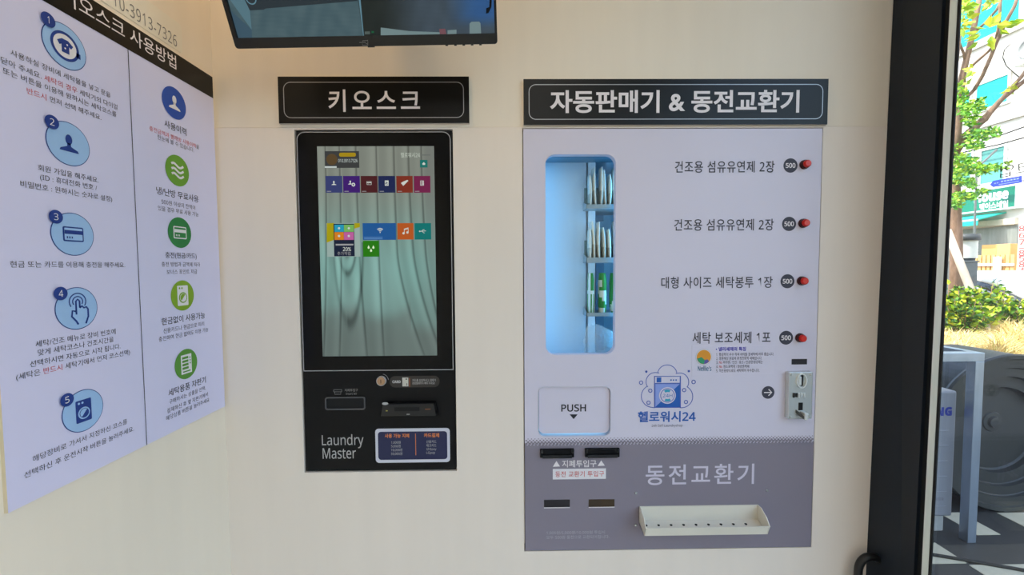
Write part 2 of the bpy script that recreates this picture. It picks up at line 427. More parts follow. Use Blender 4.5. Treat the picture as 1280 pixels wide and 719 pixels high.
LINES = [
 [('사용하실 장비에 세탁물을 넣고 문을', (12.5, 65.5), (137.7, 119), None), ('닫아 주세요. 세탁의 경우 세탁기의 다이얼', (.5, 73), (146.5, 135.5), '세탁의 경우'),
  ('또는 버튼을 이용해 원하시는 세탁코스를', (3, 87.5), (145, 143.5), None), ('반드시 먼저 선택 해주세요.', (33, 112), (126, 148), '반드시')],
 [('회원 가입을 해주세요.', (47, 208), (122.6, 226.4), None), ('(ID : 휴대전화 번호 /', (49.6, 222.6), (120.7, 234.6), None), ('비밀번호 : 원하시는 숫자로 설정)', (25, 230), (139.7, 249.7), None)],
 [('현금 또는 카드를 이용해 충전을 해주세요.', (12, 330), (155.7, 331.5), None)],
 [('세탁/건조 메뉴로 장비 번호에', (43.8, 429.4), (144, 415), None), ('맞게 세탁코스나 건조시간을', (46.8, 440.5), (141.5, 424.7), None),
  ('선택하시면 자동으로 시작 됩니다.', (36.8, 454), (150, 434), None), ('(세탁은 반드시 세탁기에서 먼저 코스선택)', (19.5, 470.5), (162, 442), '반드시')],
 [('해당장비로 가셔서 지정하신 코스를', (40, 572), (158.5, 528.4), None), ('선택하신 후 운전시작 버튼을 눌러주세요.', (29.5, 592), (167, 537.6), None)]]
for para in LINES:
    s = Sheet(PF)
    for b, a, c, red in para: s.tpx(b, a, c, ink_m, red=red, redm=red_m, bold=-.004)
    s.build('paragraph', T)
RL = [
 (('사용이력', (205, 154), (232.5, 165.5), None), ('충전금액과 빨래방 사용이력을', (186.4, 162.5), (248.4, 182), '충전금액과 빨래방 사용이력'), ('한눈에 볼 수 있습니다.', (196.4, 171.3), (242, 187.6), None)),
 (('냉/난방 무료사용', (195, 238), (247.7, 249), None), ('500원 이상의 잔액이', (201.4, 252), (243.4, 259.7), None), ('있을 경우 무료 사용 가능', (197, 260.2), (247.7, 268.2), None)),
 (('충전(현금/카드)', (206.3, 318.8), (245.3, 321.3), None), ('충전 방법과 금액에 따라', (201.5, 330), (249.7, 331), None), ('보너스 포인트 지급', (208, 339.5), (246, 340), None)),
 (('현금없이 사용가능', (201.5, 400.6), (255.8, 395.4), None), ('신용카드나 현금으로 미리', (203.8, 413.5), (254.7, 405), None), ('충전하여 현금 없이도 이용 가능', (198, 423), (260, 413), None)),
 (('세탁용품 자판기', (210, 490), (256.8, 476), None), ('구매하시는 상품을 선택,', (211, 501.6), (256.8, 486), None), ('결제하신 후 옆 자판기에서', (208.4, 512.7), (259.5, 494), None), ('해당상품 버튼을 눌러주세요', (207, 521.6), (261.2, 501), None))]
for para in RL:
    s = Sheet(PF)
    for i, (b, a, c, red) in enumerate(para): s.tpx(b, a, c, ink_m, red=red, redm=red_m, bold=.002 if i == 0 else -.006)
    s.build('paragraph', T)
# pictograms
def ic_person(s, c, k, m, lay):
    x, y = c
    s.ngon([(x+.30*k*math.cos(t)*.8, y+.30*k+.36*k*math.sin(t)) for t in [2*math.pi*i/24 for i in range(24)]], m, lay)
    s.ngon([(x-.12*k, y+.05*k), (x+.12*k, y+.05*k), (x+.14*k, y-.18*k), (x+.6*k, y-.38*k), (x+.68*k, y-.55*k), (x-.68*k, y-.55*k), (x-.6*k, y-.38*k), (x-.14*k, y-.18*k)], m, lay)
def ic_card(s, c, k, m, bgm, lay):
    x, y = c
    s.ngon(rr_pts(x-.7*k, x+.7*k, y-.5*k, y+.5*k, .1*k), m, lay); s.ngon(rr_pts(x-.61*k, x+.61*k, y-.41*k, y+.41*k, .05*k), bgm, lay+1)
    s.rect(x-.61*k, x+.61*k, y+.0*k, y+.26*k, m, lay+2)
    for i in range(3): s.rect(x-.48*k+i*.16*k, x-.4*k+i*.16*k, y-.3*k, y-.16*k, m, lay+2)
def ic_washer(s, c, k, m, hole, lay):
    x, y = c
    s.ngon(rr_pts(x-.55*k, x+.55*k, y-.78*k, y+.78*k, .07*k), m, lay)
    s.disc((x-.33*k, y+.58*k), .08*k, hole, lay+1, 12); s.disc((x-.08*k, y+.58*k), .08*k, hole, lay+1, 12)
    s.disc((x, y-.16*k), .42*k, hole, lay+1); s.disc((x, y-.16*k), .33*k, m, lay+2)
    T_ = [math.radians(50+180*i/16) for i in range(17)]; s.ngon([(x+.3*k*math.cos(t), y-.16*k+.3*k*math.sin(t)) for t in T_], hole, lay+3)
def ic_wave(s, c, k, m, lay):
    x, y = c
    for j in (-1, 0, 1): s.stroke([(x-.6*k+1.2*k*i/20, y+j*.38*k+.13*k*math.sin(2*math.pi*i/20+.4)) for i in range(21)], .17*k, m, lay)
def ic_vend(s, c, k, m, hole, lay):
    x, y = c
    s.rect(x-.55*k, x+.55*k, y-.75*k, y+.75*k, m, lay)
    for j in range(4): s.rect(x-.44*k, x+.2*k, y+.42*k-j*.27*k, y+.6*k-j*.27*k, hole, lay+1)
    for j in range(3): s.rect(x+.32*k, x+.44*k, y+.4*k-j*.22*k, y+.52*k-j*.22*k, hole, lay+1)
    s.rect(x-.4*k, x+.4*k, y-.62*k, y-.52*k, hole, lay+1)
def ic_hand(s, c, k, m, lay):
    x, y = c; w = .085*k
    for r in (.42, .26): s.ring((x, y+.34*k), r*k-w/2, r*k+w/2-.03*k, m, lay, -35, 215)
    s.stroke([(x-.09*k, y-.3*k), (x-.09*k, y+.36*k), (x, y+.45*k), (x+.09*k, y+.36*k), (x+.09*k, y+.02*k)], w, m, lay)
    s.stroke([(x+.09*k, y+.02*k), (x+.2*k, y+.1*k), (x+.3*k, y+.0*k), (x+.42*k, y+.04*k), (x+.5*k, y-.08*k), (x+.5*k, y-.45*k), (x+.36*k, y-.8*k)], w, m, lay)
    s.stroke([(x-.09*k, y-.15*k), (x-.28*k, y-.1*k), (x-.32*k, y-.38*k), (x-.12*k, y-.62*k), (x-.02*k, y-.8*k)], w, m, lay)
def ic_shirt(s, c, k, m, wm, lay):
    x, y = c
    s.ring((x, y), .52*k, .64*k, m, lay); s.disc((x, y), .52*k, wm, lay)
    s.rect(x+.5*k, x+.7*k, y-.28*k, y-.05*k, m, lay)
    s.poly([(x-.14*k, y+.3*k), (x+.14*k, y+.3*k), (x+.36*k, y+.14*k), (x+.26*k, y-.02*k), (x+.17*k, y+.04*k), (x+.17*k, y-.3*k), (x-.17*k, y-.3*k), (x-.17*k, y+.04*k), (x-.26*k, y-.02*k), (x-.36*k, y+.14*k)], m, lay+1)
    s.disc((x+.08*k, y+.1*k), .04*k, wm, lay+2, 10); s.disc((x-.02*k, y-.1*k), .04*k, wm, lay+2, 10)
R1, RB = .0358, .0109
for i, (c, b) in enumerate((((80.6, 58), (58.3, 24.5)), ((85.5, 180), (63, 152.5)), ((91, 293), (68, 271)), ((96, 385.6), (74, 367)), ((104, 513.3), (82, 500)))):
    s = Sheet(PF); c = PF.px(*c); b = PF.px(*b)
    s.disc(c, R1, navy_m, 0, 56); s.disc(c, R1*.965, sky_m, 1, 56)
    k = R1*.68
    if i == 0: ic_shirt(s, c, R1, navy_m, white_m, 2)
    elif i == 1: ic_person(s, c, k*.95, navy_m, 2)
    elif i == 2: ic_card(s, c, k, navy_m, sky_m, 2)
    elif i == 3: ic_hand(s, (c[0]+.001, c[1]), R1*.95, navy_m, 2)
    else: ic_washer(s, c, R1*.68, navy_m, sky_m, 2)
    ico = s.build('step_pictogram', T)
    s = Sheet(PF); s.disc(b, RB, navy_m, 6); wn_ = .0012 if i == 0 else .0034; s.text(str(i+1), b[0]-wn_, b[0]+wn_, b[1], white_m, h=.0108, lay=7); s.build('number_badge', ico)
R2 = .0338
for i, (c, m) in enumerate((((217.5, 129), blue_m), ((221.5, 213.5), g1_m), ((224.5, 291), g2_m), ((228, 369.5), g3_m), ((232.5, 455), g4_m))):
    s = Sheet(PF); c = PF.px(*c); s.disc(c, R2, m, 1, 56)
    if i == 0: ic_person(s, c, R2*.72, white_m, 2)
    elif i == 1: ic_wave(s, c, R2*.85, white_m, 2)
    elif i == 2: ic_card(s, c, R2*.8, white_m, m, 2)
    elif i == 3: ic_washer(s, c, R2*.85, white_m, m, 2)
    else: ic_vend(s, c, R2*.85, white_m, m, 2)
    s.build('round_pictogram', T)

# paper notice above it
nb = (LW.px(226.5, 66.5)[1]); nt = LW.px(228, 41)[1]+.002; nr = LW.px(227, 55)[0]
T = thing('notice_paper', 'pale paper strip with a phone number stuck above the instruction board', 'sign', (-WL, nr-.2, nb))
plate(LW, rr_pts(nr-.42, nr, nb, nt+.012, .006), [], 0, .0012, mat('paper_ivory', (236, 228, 212), .6, var=.02), 'paper', T)
s = Sheet(Frame((-WL+.0012, 0, 0), (0, 1, 0), (0, 0, 1))); f = s.fr
a = f.px(141, 0); b = f.px(220.5, 50)
ph = '10-3913-7326'; wd = b[0]-a[0]; s.text(ph, a[0], b[0], (a[1]+b[1])/2, mat('pencil_grey', (120, 116, 116), .7, var=.02), h=.025, bold=-.006, space=1.1)
s.build('lettering', T)

# ------------------------------------------------------------------ header signs on the back wall
def header_sign(r, label, body, ta, tb, hpx, bold, space, inset, rad, line_px):
    T = thing('header_sign', label, 'sign', ((r[0]+r[1])/2, 0, r[2]))
    plate(BW, sq(r), [], 0, .008, signblk, 'board', T, edge=mat('board_edge_grey', (206, 198, 186), .7, var=.02))
    fr = Frame((0, -.008, 0), (1, 0, 0), (0, 0, 1))
    Sheet(fr).rring(r[0]+inset, r[1]-inset, r[2]+inset, r[3]-inset, rad, .0018, silver_m).build('border_line', T)
    fr2 = BW; s = Sheet(Frame((0, -.008, 0), (1, 0, 0), (0, 0, 1))); s.tpx(body, ta, tb, letter_m, hpx=hpx, bold=bold, space=space, res=6); s.build('lettering', T)
KS = (-.5665, -.0911, EYE.z+.3627, EYE.z+.4774); VS = (.0454, .8176, EYE.z+.3577, EYE.z+.4711)
header_sign(KS, 'short black sign with four white letters directly above the touch kiosk', '키오스크', (410.5, 126), (525, 126), 28, .014, 1.3, .013, .018, 1)
header_sign(VS, 'long black sign with white lettering directly above the vending machine', '자동판매기 & 동전교환기', (687.5, 127), (999, 127), 28.5, .024, 1.0, .013, .018, 1)

# ------------------------------------------------------------------ kiosk
kx0, kx1, kz0, kz1 = KIO
T = thing('kiosk', 'black touch screen kiosk set into the cream wall', 'kiosk', ((kx0+kx1)/2, 0, kz0))
KF = Frame((0, .001, 0), (1, 0, 0), (0, 0, 1))
MB().box((kx0+.001, .001, kz0+.001), (kx1-.001, .2, kz1-.001), kblack_m, .0012).build('cabinet', T)
dz = KF.px(475, 463)[1]
d0, d1, d2, d3 = kx0+.004, kx1-.004, dz, kz1-.004
plate(KF, rr_pts(d0, d1, d2, d3, .02)[:14]+[(d0, d2), (d1, d2)], [], 0, .0035, blackg_m, 'display_panel', T)
DF = Frame((0, -.0025, 0), (1, 0, 0), (0, 0, 1))
oa = rr_pts(d0, d1, d2, d3, .02)[:14]+[(d0, d2), (d1, d2)]
ob = rr_pts(d0+.002, d1-.002, d2+.002, d3-.002, .018)[:14]+[(d0+.002, d2+.002), (d1-.002, d2+.002)]
Sheet(DF).band(oa, ob, silver_m).build('silver_outline', T)
# screen picture: white cloth hanging in folds
def lerp(a, b, t): return tuple(x+(y-x)*t for x, y in zip(a, b))
def sm(a, b, x): t = max(0, min(1, (x-a)/(b-a))); return t*t*(3-2*t)
FOLDS = [(.07, -.06, .0, 2), (.19, -.02, -.06, 2), (.33, .05, .03, 3), (.505, .02, .035, 2.5), (.655, .06, .50, 3), (.78, .12, .42, 3.5), (.89, .1, .3, 2.5)]
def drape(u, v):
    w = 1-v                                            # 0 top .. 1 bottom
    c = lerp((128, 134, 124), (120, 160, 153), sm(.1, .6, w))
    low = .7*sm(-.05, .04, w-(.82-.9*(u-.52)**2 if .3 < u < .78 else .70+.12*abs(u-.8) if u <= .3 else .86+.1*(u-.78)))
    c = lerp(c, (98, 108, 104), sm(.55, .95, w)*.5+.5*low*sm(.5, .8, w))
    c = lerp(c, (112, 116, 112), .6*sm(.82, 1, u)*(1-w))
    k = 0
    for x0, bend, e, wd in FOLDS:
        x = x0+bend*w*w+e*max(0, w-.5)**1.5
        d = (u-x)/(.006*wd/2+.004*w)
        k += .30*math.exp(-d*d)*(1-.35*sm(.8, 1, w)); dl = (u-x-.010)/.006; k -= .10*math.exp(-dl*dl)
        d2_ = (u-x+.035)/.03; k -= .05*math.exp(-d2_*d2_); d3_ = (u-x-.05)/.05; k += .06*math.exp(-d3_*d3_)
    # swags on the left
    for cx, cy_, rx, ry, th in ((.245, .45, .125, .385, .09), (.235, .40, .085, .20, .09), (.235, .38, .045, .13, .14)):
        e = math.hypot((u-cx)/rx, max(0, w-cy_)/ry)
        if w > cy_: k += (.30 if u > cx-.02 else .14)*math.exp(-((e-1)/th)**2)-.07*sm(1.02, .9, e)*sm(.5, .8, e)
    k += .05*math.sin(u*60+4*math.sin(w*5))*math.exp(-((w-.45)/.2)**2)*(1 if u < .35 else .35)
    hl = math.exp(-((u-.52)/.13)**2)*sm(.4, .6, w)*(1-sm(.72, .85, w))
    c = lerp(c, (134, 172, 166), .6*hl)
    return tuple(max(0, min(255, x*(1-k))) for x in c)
def picture(fr, r, nu, nv, fn, m, name, parent, h=.0006):
    u0, u1, v0, v1 = r; V = []; F = []; C = []
    for j in range(nv+1):
        for i in range(nu+1):
            V.append(tuple(fr.P(u0+(u1-u0)*i/nu, v0+(v1-v0)*j/nv, h))); c = fn(i/nu, j/nv); C += [lin(c[0]), lin(c[1]), lin(c[2]), 1]
    for j in range(nv):
        for i in range(nu):
            a = j*(nu+1)+i; F.append((a, a+1, a+nu+2, a+nu+1))
    me = bpy.data.meshes.new(name); me.from_pydata(V, [], F); me.materials.append(m)
    at = me.color_attributes.new('picture', 'FLOAT_COLOR', 'POINT'); at.data.foreach_set('color', C)
    return link(bpy.data.objects.new(name, me), parent)
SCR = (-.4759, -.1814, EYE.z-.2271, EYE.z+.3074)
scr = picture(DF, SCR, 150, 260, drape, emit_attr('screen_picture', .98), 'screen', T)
SF = Frame((0, -.0031, 0), (1, 0, 0), (0, 0, 1))
TL = [((407, 220, 428, 241), (58, 66, 118), 'p'), ((429, 220, 450, 241), (66, 28, 116), 'q'), ((451, 220, 472, 241), (78, 30, 34), 'c'),
      ((473, 220, 494, 241), (30, 40, 84), 'w'), ((495.5, 220, 516, 241), (132, 50, 34), 'k'), ((517.3, 220, 538, 241), (122, 34, 78), 'v')]
ew = emit('screen_white', (206, 212, 204), .9)
def tile(r, c, sub=True):
    s = Sheet(SF); s.rpx(*r, emit('tile_%d_%d_%d' % c, c, .8), 0); return s
for r, c, k in TL:
    s = tile(r, c); fr = SF.rect(*r); cx, cy_ = (fr[0]+fr[1])/2, (fr[2]+fr[3])/2+.003; K = .011; bgm = emit('tile_%d_%d_%d' % c, c, .8)
    if k == 'p': ic_person(s, (cx, cy_), K*.8, ew, 1)
    elif k == 'q':
        ic_person(s, (cx-.003, cy_+.001), K*.75, ew, 1); s.disc((cx+.005, cy_-.004), .0055, bgm, 2); s.ring((cx+.005, cy_-.004), .002, .0047, ew, 3)
    elif k == 'c': ic_card(s, (cx, cy_), K*.8, ew, bgm, 1)
    elif k == 'w': ic_washer(s, (cx, cy_), K*.78, ew, bgm, 1)
    elif k == 'k': s.ngon([(cx-.009, cy_), (cx-.005, cy_+.003), (cx+.007, cy_+.008), (cx+.010, cy_+.006), (cx-.003, cy_-.007)], ew, 1)
    else: ic_vend(s, (cx, cy_), K*.75, ew, bgm, 1)
    s.rect(fr[0]+.003, fr[0]+.014, fr[2]+.0028, fr[2]+.0042, emit('screen_dim', (150, 150, 152)), 1)
    s.build('app_tile', scr)
s = tile((453.5, 279, 495, 300), (30, 92, 158)); fr = SF.rect(453.5, 279, 495, 300); cx, cy_ = (fr[0]+fr[1])/2+.002, (fr[2]+fr[3])/2
for q in (.0035, .0068, .010): s.ring((cx, cy_-.002), q-.0009, q+.0009, ew, 1, 45, 135)
s.disc((cx, cy_-.0025), .0014, ew, 1, 12); s.rect(fr[0]+.003, fr[0]+.05, fr[2]+.006, fr[2]+.0075, emit('tile_blue_text', (96, 140, 190)), 1); s.rect(fr[0]+.003, fr[0]+.05, fr[2]+.002, fr[2]+.0035, emit('tile_blue_text', (96, 140, 190)), 1)
s.build('app_tile', scr)
s = tile((496.8, 279, 517, 299.5), (192, 92, 34)); fr = SF.rect(496.8, 279, 517, 299.5); cx, cy_ = (fr[0]+fr[1])/2, (fr[2]+fr[3])/2
s.disc((cx-.005, cy_-.005), .003, ew, 1, 16); s.disc((cx+.005, cy_-.003), .003, ew, 1, 16); s.stroke([(cx-.003, cy_-.005), (cx-.003, cy_+.006), (cx+.007, cy_+.009), (cx+.007, cy_-.002)], .0016, ew, 1); s.stroke([(cx-.003, cy_+.004), (cx+.007, cy_+.007)], .002, ew, 1); s.build('app_tile', scr)
s = tile((518.3, 279, 539, 299.5), (14, 122, 118)); fr = SF.rect(518.3, 279, 539, 299.5); cx, cy_ = (fr[0]+fr[1])/2, (fr[2]+fr[3])/2
s.stroke([(cx-.008, cy_), (cx+.008, cy_+.001)], .0013, ew, 1); s.stroke([(cx-.004, cy_), (cx+.001, cy_+.004), (cx+.004, cy_+.004)], .0012, ew, 1); s.stroke([(cx-.002, cy_), (cx+.002, cy_-.004), (cx+.005, cy_-.004)], .0012, ew, 1); s.disc((cx-.008, cy_), .0018, ew, 1, 12); s.build('app_tile', scr)
s = tile((453.8, 301, 474, 321), (40, 128, 14)); fr = SF.rect(453.8, 301, 474, 321); cx, cy_ = (fr[0]+fr[1])/2, (fr[2]+fr[3])/2
for dx, dy in ((-.006, .003), (.006, .003), (0, -.005)):
    x, y = cx+dx, cy_+dy; s.ngon([(x, y+.006)]+[(x+.0027*math.cos(t), y-.0005+.0027*math.sin(t)) for t in [math.radians(30-240*i/14) for i in range(15)]], emit('drop_pale', (214, 234, 196)), 1)
s.build('app_tile', scr)
s = Sheet(SF)                                           # advert
s.rpx(408.5, 279, 450, 321, emit('advert_pale', (146, 166, 160)), 0); s.ppx([(408.5, 279), (418, 279), (418, 300), (408.5, 303.5)], emit('advert_yellow', (160, 150, 10)), 1); s.ppx([(443, 279), (450, 279), (450, 284), (443, 286)], emit('advert_yellow', (160, 150, 10)), 1)
s.rpx(417.5, 279.8, 443.2, 320.5, emit('advert_navy', (22, 30, 52)), 2)
for q, c in (((418.3, 281, 430, 290), (34, 146, 176)), ((430.2, 281, 442.5, 290), (110, 170, 88)), ((418.3, 290.3, 430, 300), (202, 122, 30)), ((430.2, 290.3, 442.5, 300), (180, 90, 150))):
    s.rpx(*q, emit('advert_%d' % c[0], c), 3); f4 = SF.rect(*q); s.disc(((f4[0]+f4[1])/2, (f4[2]+f4[3])/2), .003, emit('screen_dim2', (190, 200, 196)), 4, 12)
s.tpx('20%', (429, 311.5), (439, 311.5), ew, lay=4, hpx=5, bold=.01); s.tpx('추가적립', (422, 317), (438.5, 317), emit('screen_dim', (150, 150, 152)), lay=4, hpx=4.5); s.rpx(420, 305, 442, 307, emit('screen_dim', (150, 150, 152)), 4)
s.build('advert_tile', scr)
s = Sheet(SF); s.rpx(406.2, 189, 449, 210, emit('banner_grey', (56, 58, 58)), 0); f4 = SF.rect(424, 191, 445, 196); s.ngon(rr_pts(*f4, .0045), emit('banner_yellow', (158, 132, 20)), 1)
s.tpx('010.3913.7326', (423, 201), (447, 201), emit('screen_dim2', (190, 200, 196)), lay=1, hpx=4.2); s.disc(SF.px(415, 199.5), .014, emit('banner_brown', (84, 66, 40)), 1); s.rpx(406.2, 208, 421, 210, emit('screen_dim2', (190, 200, 196)), 2); s.build('banner_tile', scr)
s = Sheet(SF); s.tpx('헬로워시24', (501, 194), (525, 194), emit('screen_dim3', (176, 184, 172)), lay=1, hpx=6.5, bold=.01); s.rpx(526, 193.3, 538, 194.6, emit('screen_grey', (100, 104, 100)), 1); s.build('screen_lettering', scr)
s = tile((525, 200, 534.5, 209.5), (28, 120, 112)); c = SF.px(529.8, 204.8); s.ngon([(c[0], c[1]+.004), (c[0]+.004, c[1]), (c[0]+.0028, c[1]-.003), (c[0]-.0028, c[1]-.003), (c[0]-.004, c[1])], ew, 1); s.build('home_tile', scr)
# lower half of the kiosk
fr = KF.rect(407, 496, 457, 512)
plate(KF, rr_pts(*fr, .006), [rr_pts(fr[0]+.003, fr[1]-.003, fr[2]+.003, fr[3]-.003, .004)], 0, .004, mat('slot_frame', (92, 92, 96), .4, metal=.4, var=.03), 'bill_slot', T)
MB().box((fr[0]+.003, .0005, fr[2]+.003), (fr[1]-.003, .004, fr[3]-.003), mat('slot_dark', (6, 6, 7.9), .8, var=.03)).build('slot_mouth', T)
s = Sheet(KF); lg = mat('print_grey', (150, 148, 146), .6, var=.02); s.tpx('지폐투입구', (431, 488), (447.5, 487.5), lg, hpx=3.6); s.tpx('Insert Bill', (432.5, 492.3), (446, 492), lg, hpx=2.6)
f4 = KF.rect(417, 487, 427.5, 490); s.rring(*f4, .001, .0008, lg, 1); s.stroke([(f4[0]+.003, f4[2]), (f4[0]+.003, f4[2]-.006), (f4[1]-.003, f4[2]-.006), (f4[1]-.003, f4[2])], .0009, lg, 1); s.build('slot_lettering', T)
s = Sheet(KF); lg2 = mat('print_light', (188, 186, 184), .6, var=.02); s.tpx('Laundry', (402.5, 552), (454.5, 551.5), lg2, hpx=17.5, res=6); s.tpx('Master', (403.5, 567), (445, 566.5), lg2, hpx=13.2, res=6); s.build('name_lettering', T)
c = KF.px(477.3, 475.8)
MB().cyl((c[0], .001, c[1]), (c[0], -.006, c[1]), .0125, .0125, silver_m).cyl((c[0], -.006, c[1]), (c[0], -.008, c[1]), .0108, .0096, bronze_m).box((c[0]-.0008, -.0086, c[1]-.005), (c[0]+.0008, -.0079, c[1]+.005), black_m).build('key_lock', T)
s = Sheet(KF); s.ring(c, .0165, .0178, lg, 0, 5, 80); s.build('lock_arrow', T)
f4 = KF.rect(487, 470, 549.5, 484.3)
s = Sheet(KF); s.ngon(rr_pts(*f4, .014), mat('sticker_brown', (48, 42, 38), .5, var=.03), 0); s.tpx('CARD', (490.5, 477.3), (501, 477.2), lg2, hpx=3.4, bold=.03)
s.rpx(503, 472, 510.5, 483, mat('card_ivory', (206, 204, 194), .5, var=.02), 1); s.rpx(511.5, 472.5, 512.6, 483.5, mat('card_rust', (150, 84, 46), .5, var=.02), 1); s.rpx(507, 473.3, 509, 474.6, ink_m, 2); s.rpx(508.3, 479, 509, 482, ink_m, 2)
s.tpx('카드를 삽입하시고 결제가', (515.5, 475.6), (545, 475.1), lg2, hpx=3.3); s.tpx('완료될때까지 빼지 마세요!', (515.5, 479.3), (543.5, 478.8), lg2, hpx=3.3); s.build('card_sticker', T)
f4 = KF.rect(478, 501, 546.5, 517)
m = MB(); x0, x1, z0, z1 = f4
m.prism([(x0-.003, 0, z0-.004), (x1+.003, 0, z0-.004), (x1+.003, 0, z0+.004), (x1-.003, 0, z1), (x0+.004, 0, z1), (x0-.003, 0, z0+.004)], (0, -.009, 0), blackg_m)
m.prism([(x0+.001, -.009, z0), (x1-.001, -.009, z0), (x1-.006, -.009, z1-.003), (x0+.007, -.009, z1-.003)], (0, -.009, 0), black_m)
rd = m.build('card_reader', T)
MB().box((x0+.036, -.0185, z0+.013), (x1-.042, -.0175, z0+.023), mat('slot_dark', (6, 6, 7.9))).build('card_slot', rd)
rf = Frame((0, -.018, 0), (1, 0, 0), (0, 0, 1)); s = Sheet(rf); s.ngon([(x0+.013+.008*math.cos(t), z1-.001+.0035*math.sin(t)) for t in [2*math.pi*i/24 for i in range(24)]], lg2, 0); s.build('badge', rd); s = Sheet(rf); s.rect(x0+.014, x0+.019, z0+.013, z0+.0155, mat('lamp_yellow', (170, 160, 70), .5, var=.02), 0); s.build('lamp', rd); s = Sheet(rf); s.rect(x1-.028, x1-.014, z0+.0165, z0+.0185, mat('label_rust', (150, 90, 50), .5, var=.02), 0); s.build('tag', rd); s = Sheet(rf); s.rect((x0+x1)/2-.004, (x0+x1)/2+.004, z0+.003, z0+.006, lg, 0); s.build('reader_mark', rd)
f4 = KF.rect(469.5, 535.5, 562.5, 578)
plate(KF, rr_pts(*f4, .009), [], 0, .0012, mat('sticker_white', (214, 214, 226), .5, var=.01), 'payment_sticker', T)
pf = Frame((0, -.0002, 0), (1, 0, 0), (0, 0, 1)); s = Sheet(pf); s.ngon(rr_pts(f4[0]+.007, f4[1]-.007, f4[2]+.008, f4[3]-.008, .008), mat('sticker_navy', (30, 36, 78), .5, var=.02), 0)
s.tpx('사용 가능 지폐', (481, 545), (511.5, 544.5), orange_m, hpx=5.2, bold=.02); s.tpx('카드결제', (530, 544.3), (549, 544), orange_m, hpx=5.2, bold=.02); s.rpx(519.3, 542, 520, 569, orange_m, 1)
for i, q in enumerate(('1,000원', '5,000원', '10,000원', '50,000원')): s.tpx(q, (489, 553.2+i*4.7), (501+(i > 1)*2, 553+i*4.7), lg2, hpx=3.7)
for i, q in enumerate(('신용카드', '체크카드', '삼성pay', 'LGpay')): s.tpx(q, (533, 552.3+i*4.7), (545.5-(i == 3)*1.5, 552+i*4.7), lg2, hpx=3.7)
s.build('payment_lettering', T)

# ------------------------------------------------------------------ vending machine and coin changer
vx0, vx1, vz0, vz1 = VEN; FY = -.004
T = thing('vending_machine', 'white and grey wall-mounted vending machine with a coin changer below', 'vending machine', ((vx0+vx1)/2, 0, vz0)); VM = T
VF = Frame((0, FY, 0), (1, 0, 0), (0, 0, 1)); g = .0012
wr = VF.rect(682, 193, 769.3, 443.3); fl = VF.rect(673, 484, 763, 545.3); zg = VF.px(836, 553.5)[1]
outer = [(vx0+g, vz0+g), (vx1-g, vz0+g), (vx1-g, vz1-g), (vx0+g, vz1-g)]
plate(VF, [(vx0+g, zg), (vx1-g, zg), (vx1-g, vz1-g), (vx0+g, vz1-g)], [rr_pts(*wr, .024, 8), rr_pts(*fl, .016, 8)], -.022, 0, panel_m, 'front_panel', T)
plate(VF, [(vx0+g, vz0+g), (vx1-g, vz0+g), (vx1-g, zg), (vx0+g, zg)], [], -.022, 0, pgrey_m, 'lower_panel', T)
MB().box((vx0+.02, .018, vz0+.02), (vx1-.02, .02, zg), black_m).box((vx0+.02, .02, vz0+.02), (vx0+.024, .4, vz1-.02), black_m).box((vx1-.024, .02, vz0+.02), (vx1-.02, .4, vz1-.02), black_m).box((vx0+.02, .396, vz0+.02), (vx1-.02, .4, vz1-.02), black_m).build('cabinet', T)
# dot pattern between white and grey
s = Sheet(VF); n = 84; dx = (vx1-vx0-.006)/n
for row, (rr_, dz_) in enumerate(((.0036, .0050), (.0031, .0094), (.0023, .0138), (.0014, .0180))):
    for i in range(n): s.disc((vx0+.003+dx*(i+.5*(row % 2)+.25), zg+dz_-.004), rr_, pgrey_m, 0, 8)
for i in range(n): s.ngon([(vx0+.003+dx*(i+.0), zg+.0), (vx0+.003+dx*(i+.5), zg-.004), (vx0+.003+dx*(i+1), zg)], panel_m, 0)
s.build('dot_border', T)
# product compartment
comp_m = mat('compartment_white', (196, 214, 228), .5, var=.01, scale=4)
wx0, wx1, wz0, wz1 = wr; DB, DBAY = .092, .24
xb = onY(735, 330, DB).x
m = MB(); cx0, cx1 = wx0-.03, wx1+.10; cz0, cz1 = wz0-.03, wz1+.004
m.box((cx0, DB, cz0), (xb, DB+.006, cz1), comp_m); m.box((cx0-.004, .018, cz0), (cx0, DB, cz1), comp_m)
m.box((xb-.006, DB, cz0), (xb, DBAY, cz1), comp_m)
m.box((cx0-.004, .018, cz1), (cx1, DBAY, cz1+.006), comp_m); m.box((cx0-.004, .018, cz0-.006), (cx1, DBAY, cz0), comp_m)
m.box((xb-.006, DBAY, cz0), (cx1, DBAY+.006, cz1), mat('bay_back', (150, 190, 206), .5, var=.02, scale=4)); m.box((cx1, .018, cz0), (cx1+.006, DBAY, cz1), comp_m)
m.build('compartment', T)
MB().box((xb, DB-.004, cz0), (onY(744, 330, DB-.004).x, DB+.004, cz1), mat('rail_white', (236, 240, 244), .4, var=.01)).build('bay_rail', T)
MB().box((onY(745, 330, .2).x, .2, cz0), (onY(755, 330, .2).x, .215, onY(750, 302, .2).z), mat('bay_post', (96, 138, 162), .5, var=.02)).box((onY(744.5, 265, .2).x, .2, onY(750, 276.5, .2).z), (onY(754.5, 265, .2).x, .215, onY(750, 266.5, .2).z), mat('bay_post', (96, 138, 162))).build('bay_post', T)
MB().box((cx0, .03, onY(725, 203, .085).z), (cx1-.06, .09, cz1), mat('header_bar', (88, 128, 150), .5, var=.02), .002).build('light_cover', T)
tube = MB().cyl((wx0-.014, .05, wz0+.03), (wx0-.014, .05, wz1-.06), .006, .006, emit('led_tube', (150, 214, 255), 1.5)).build('led_tube', T)
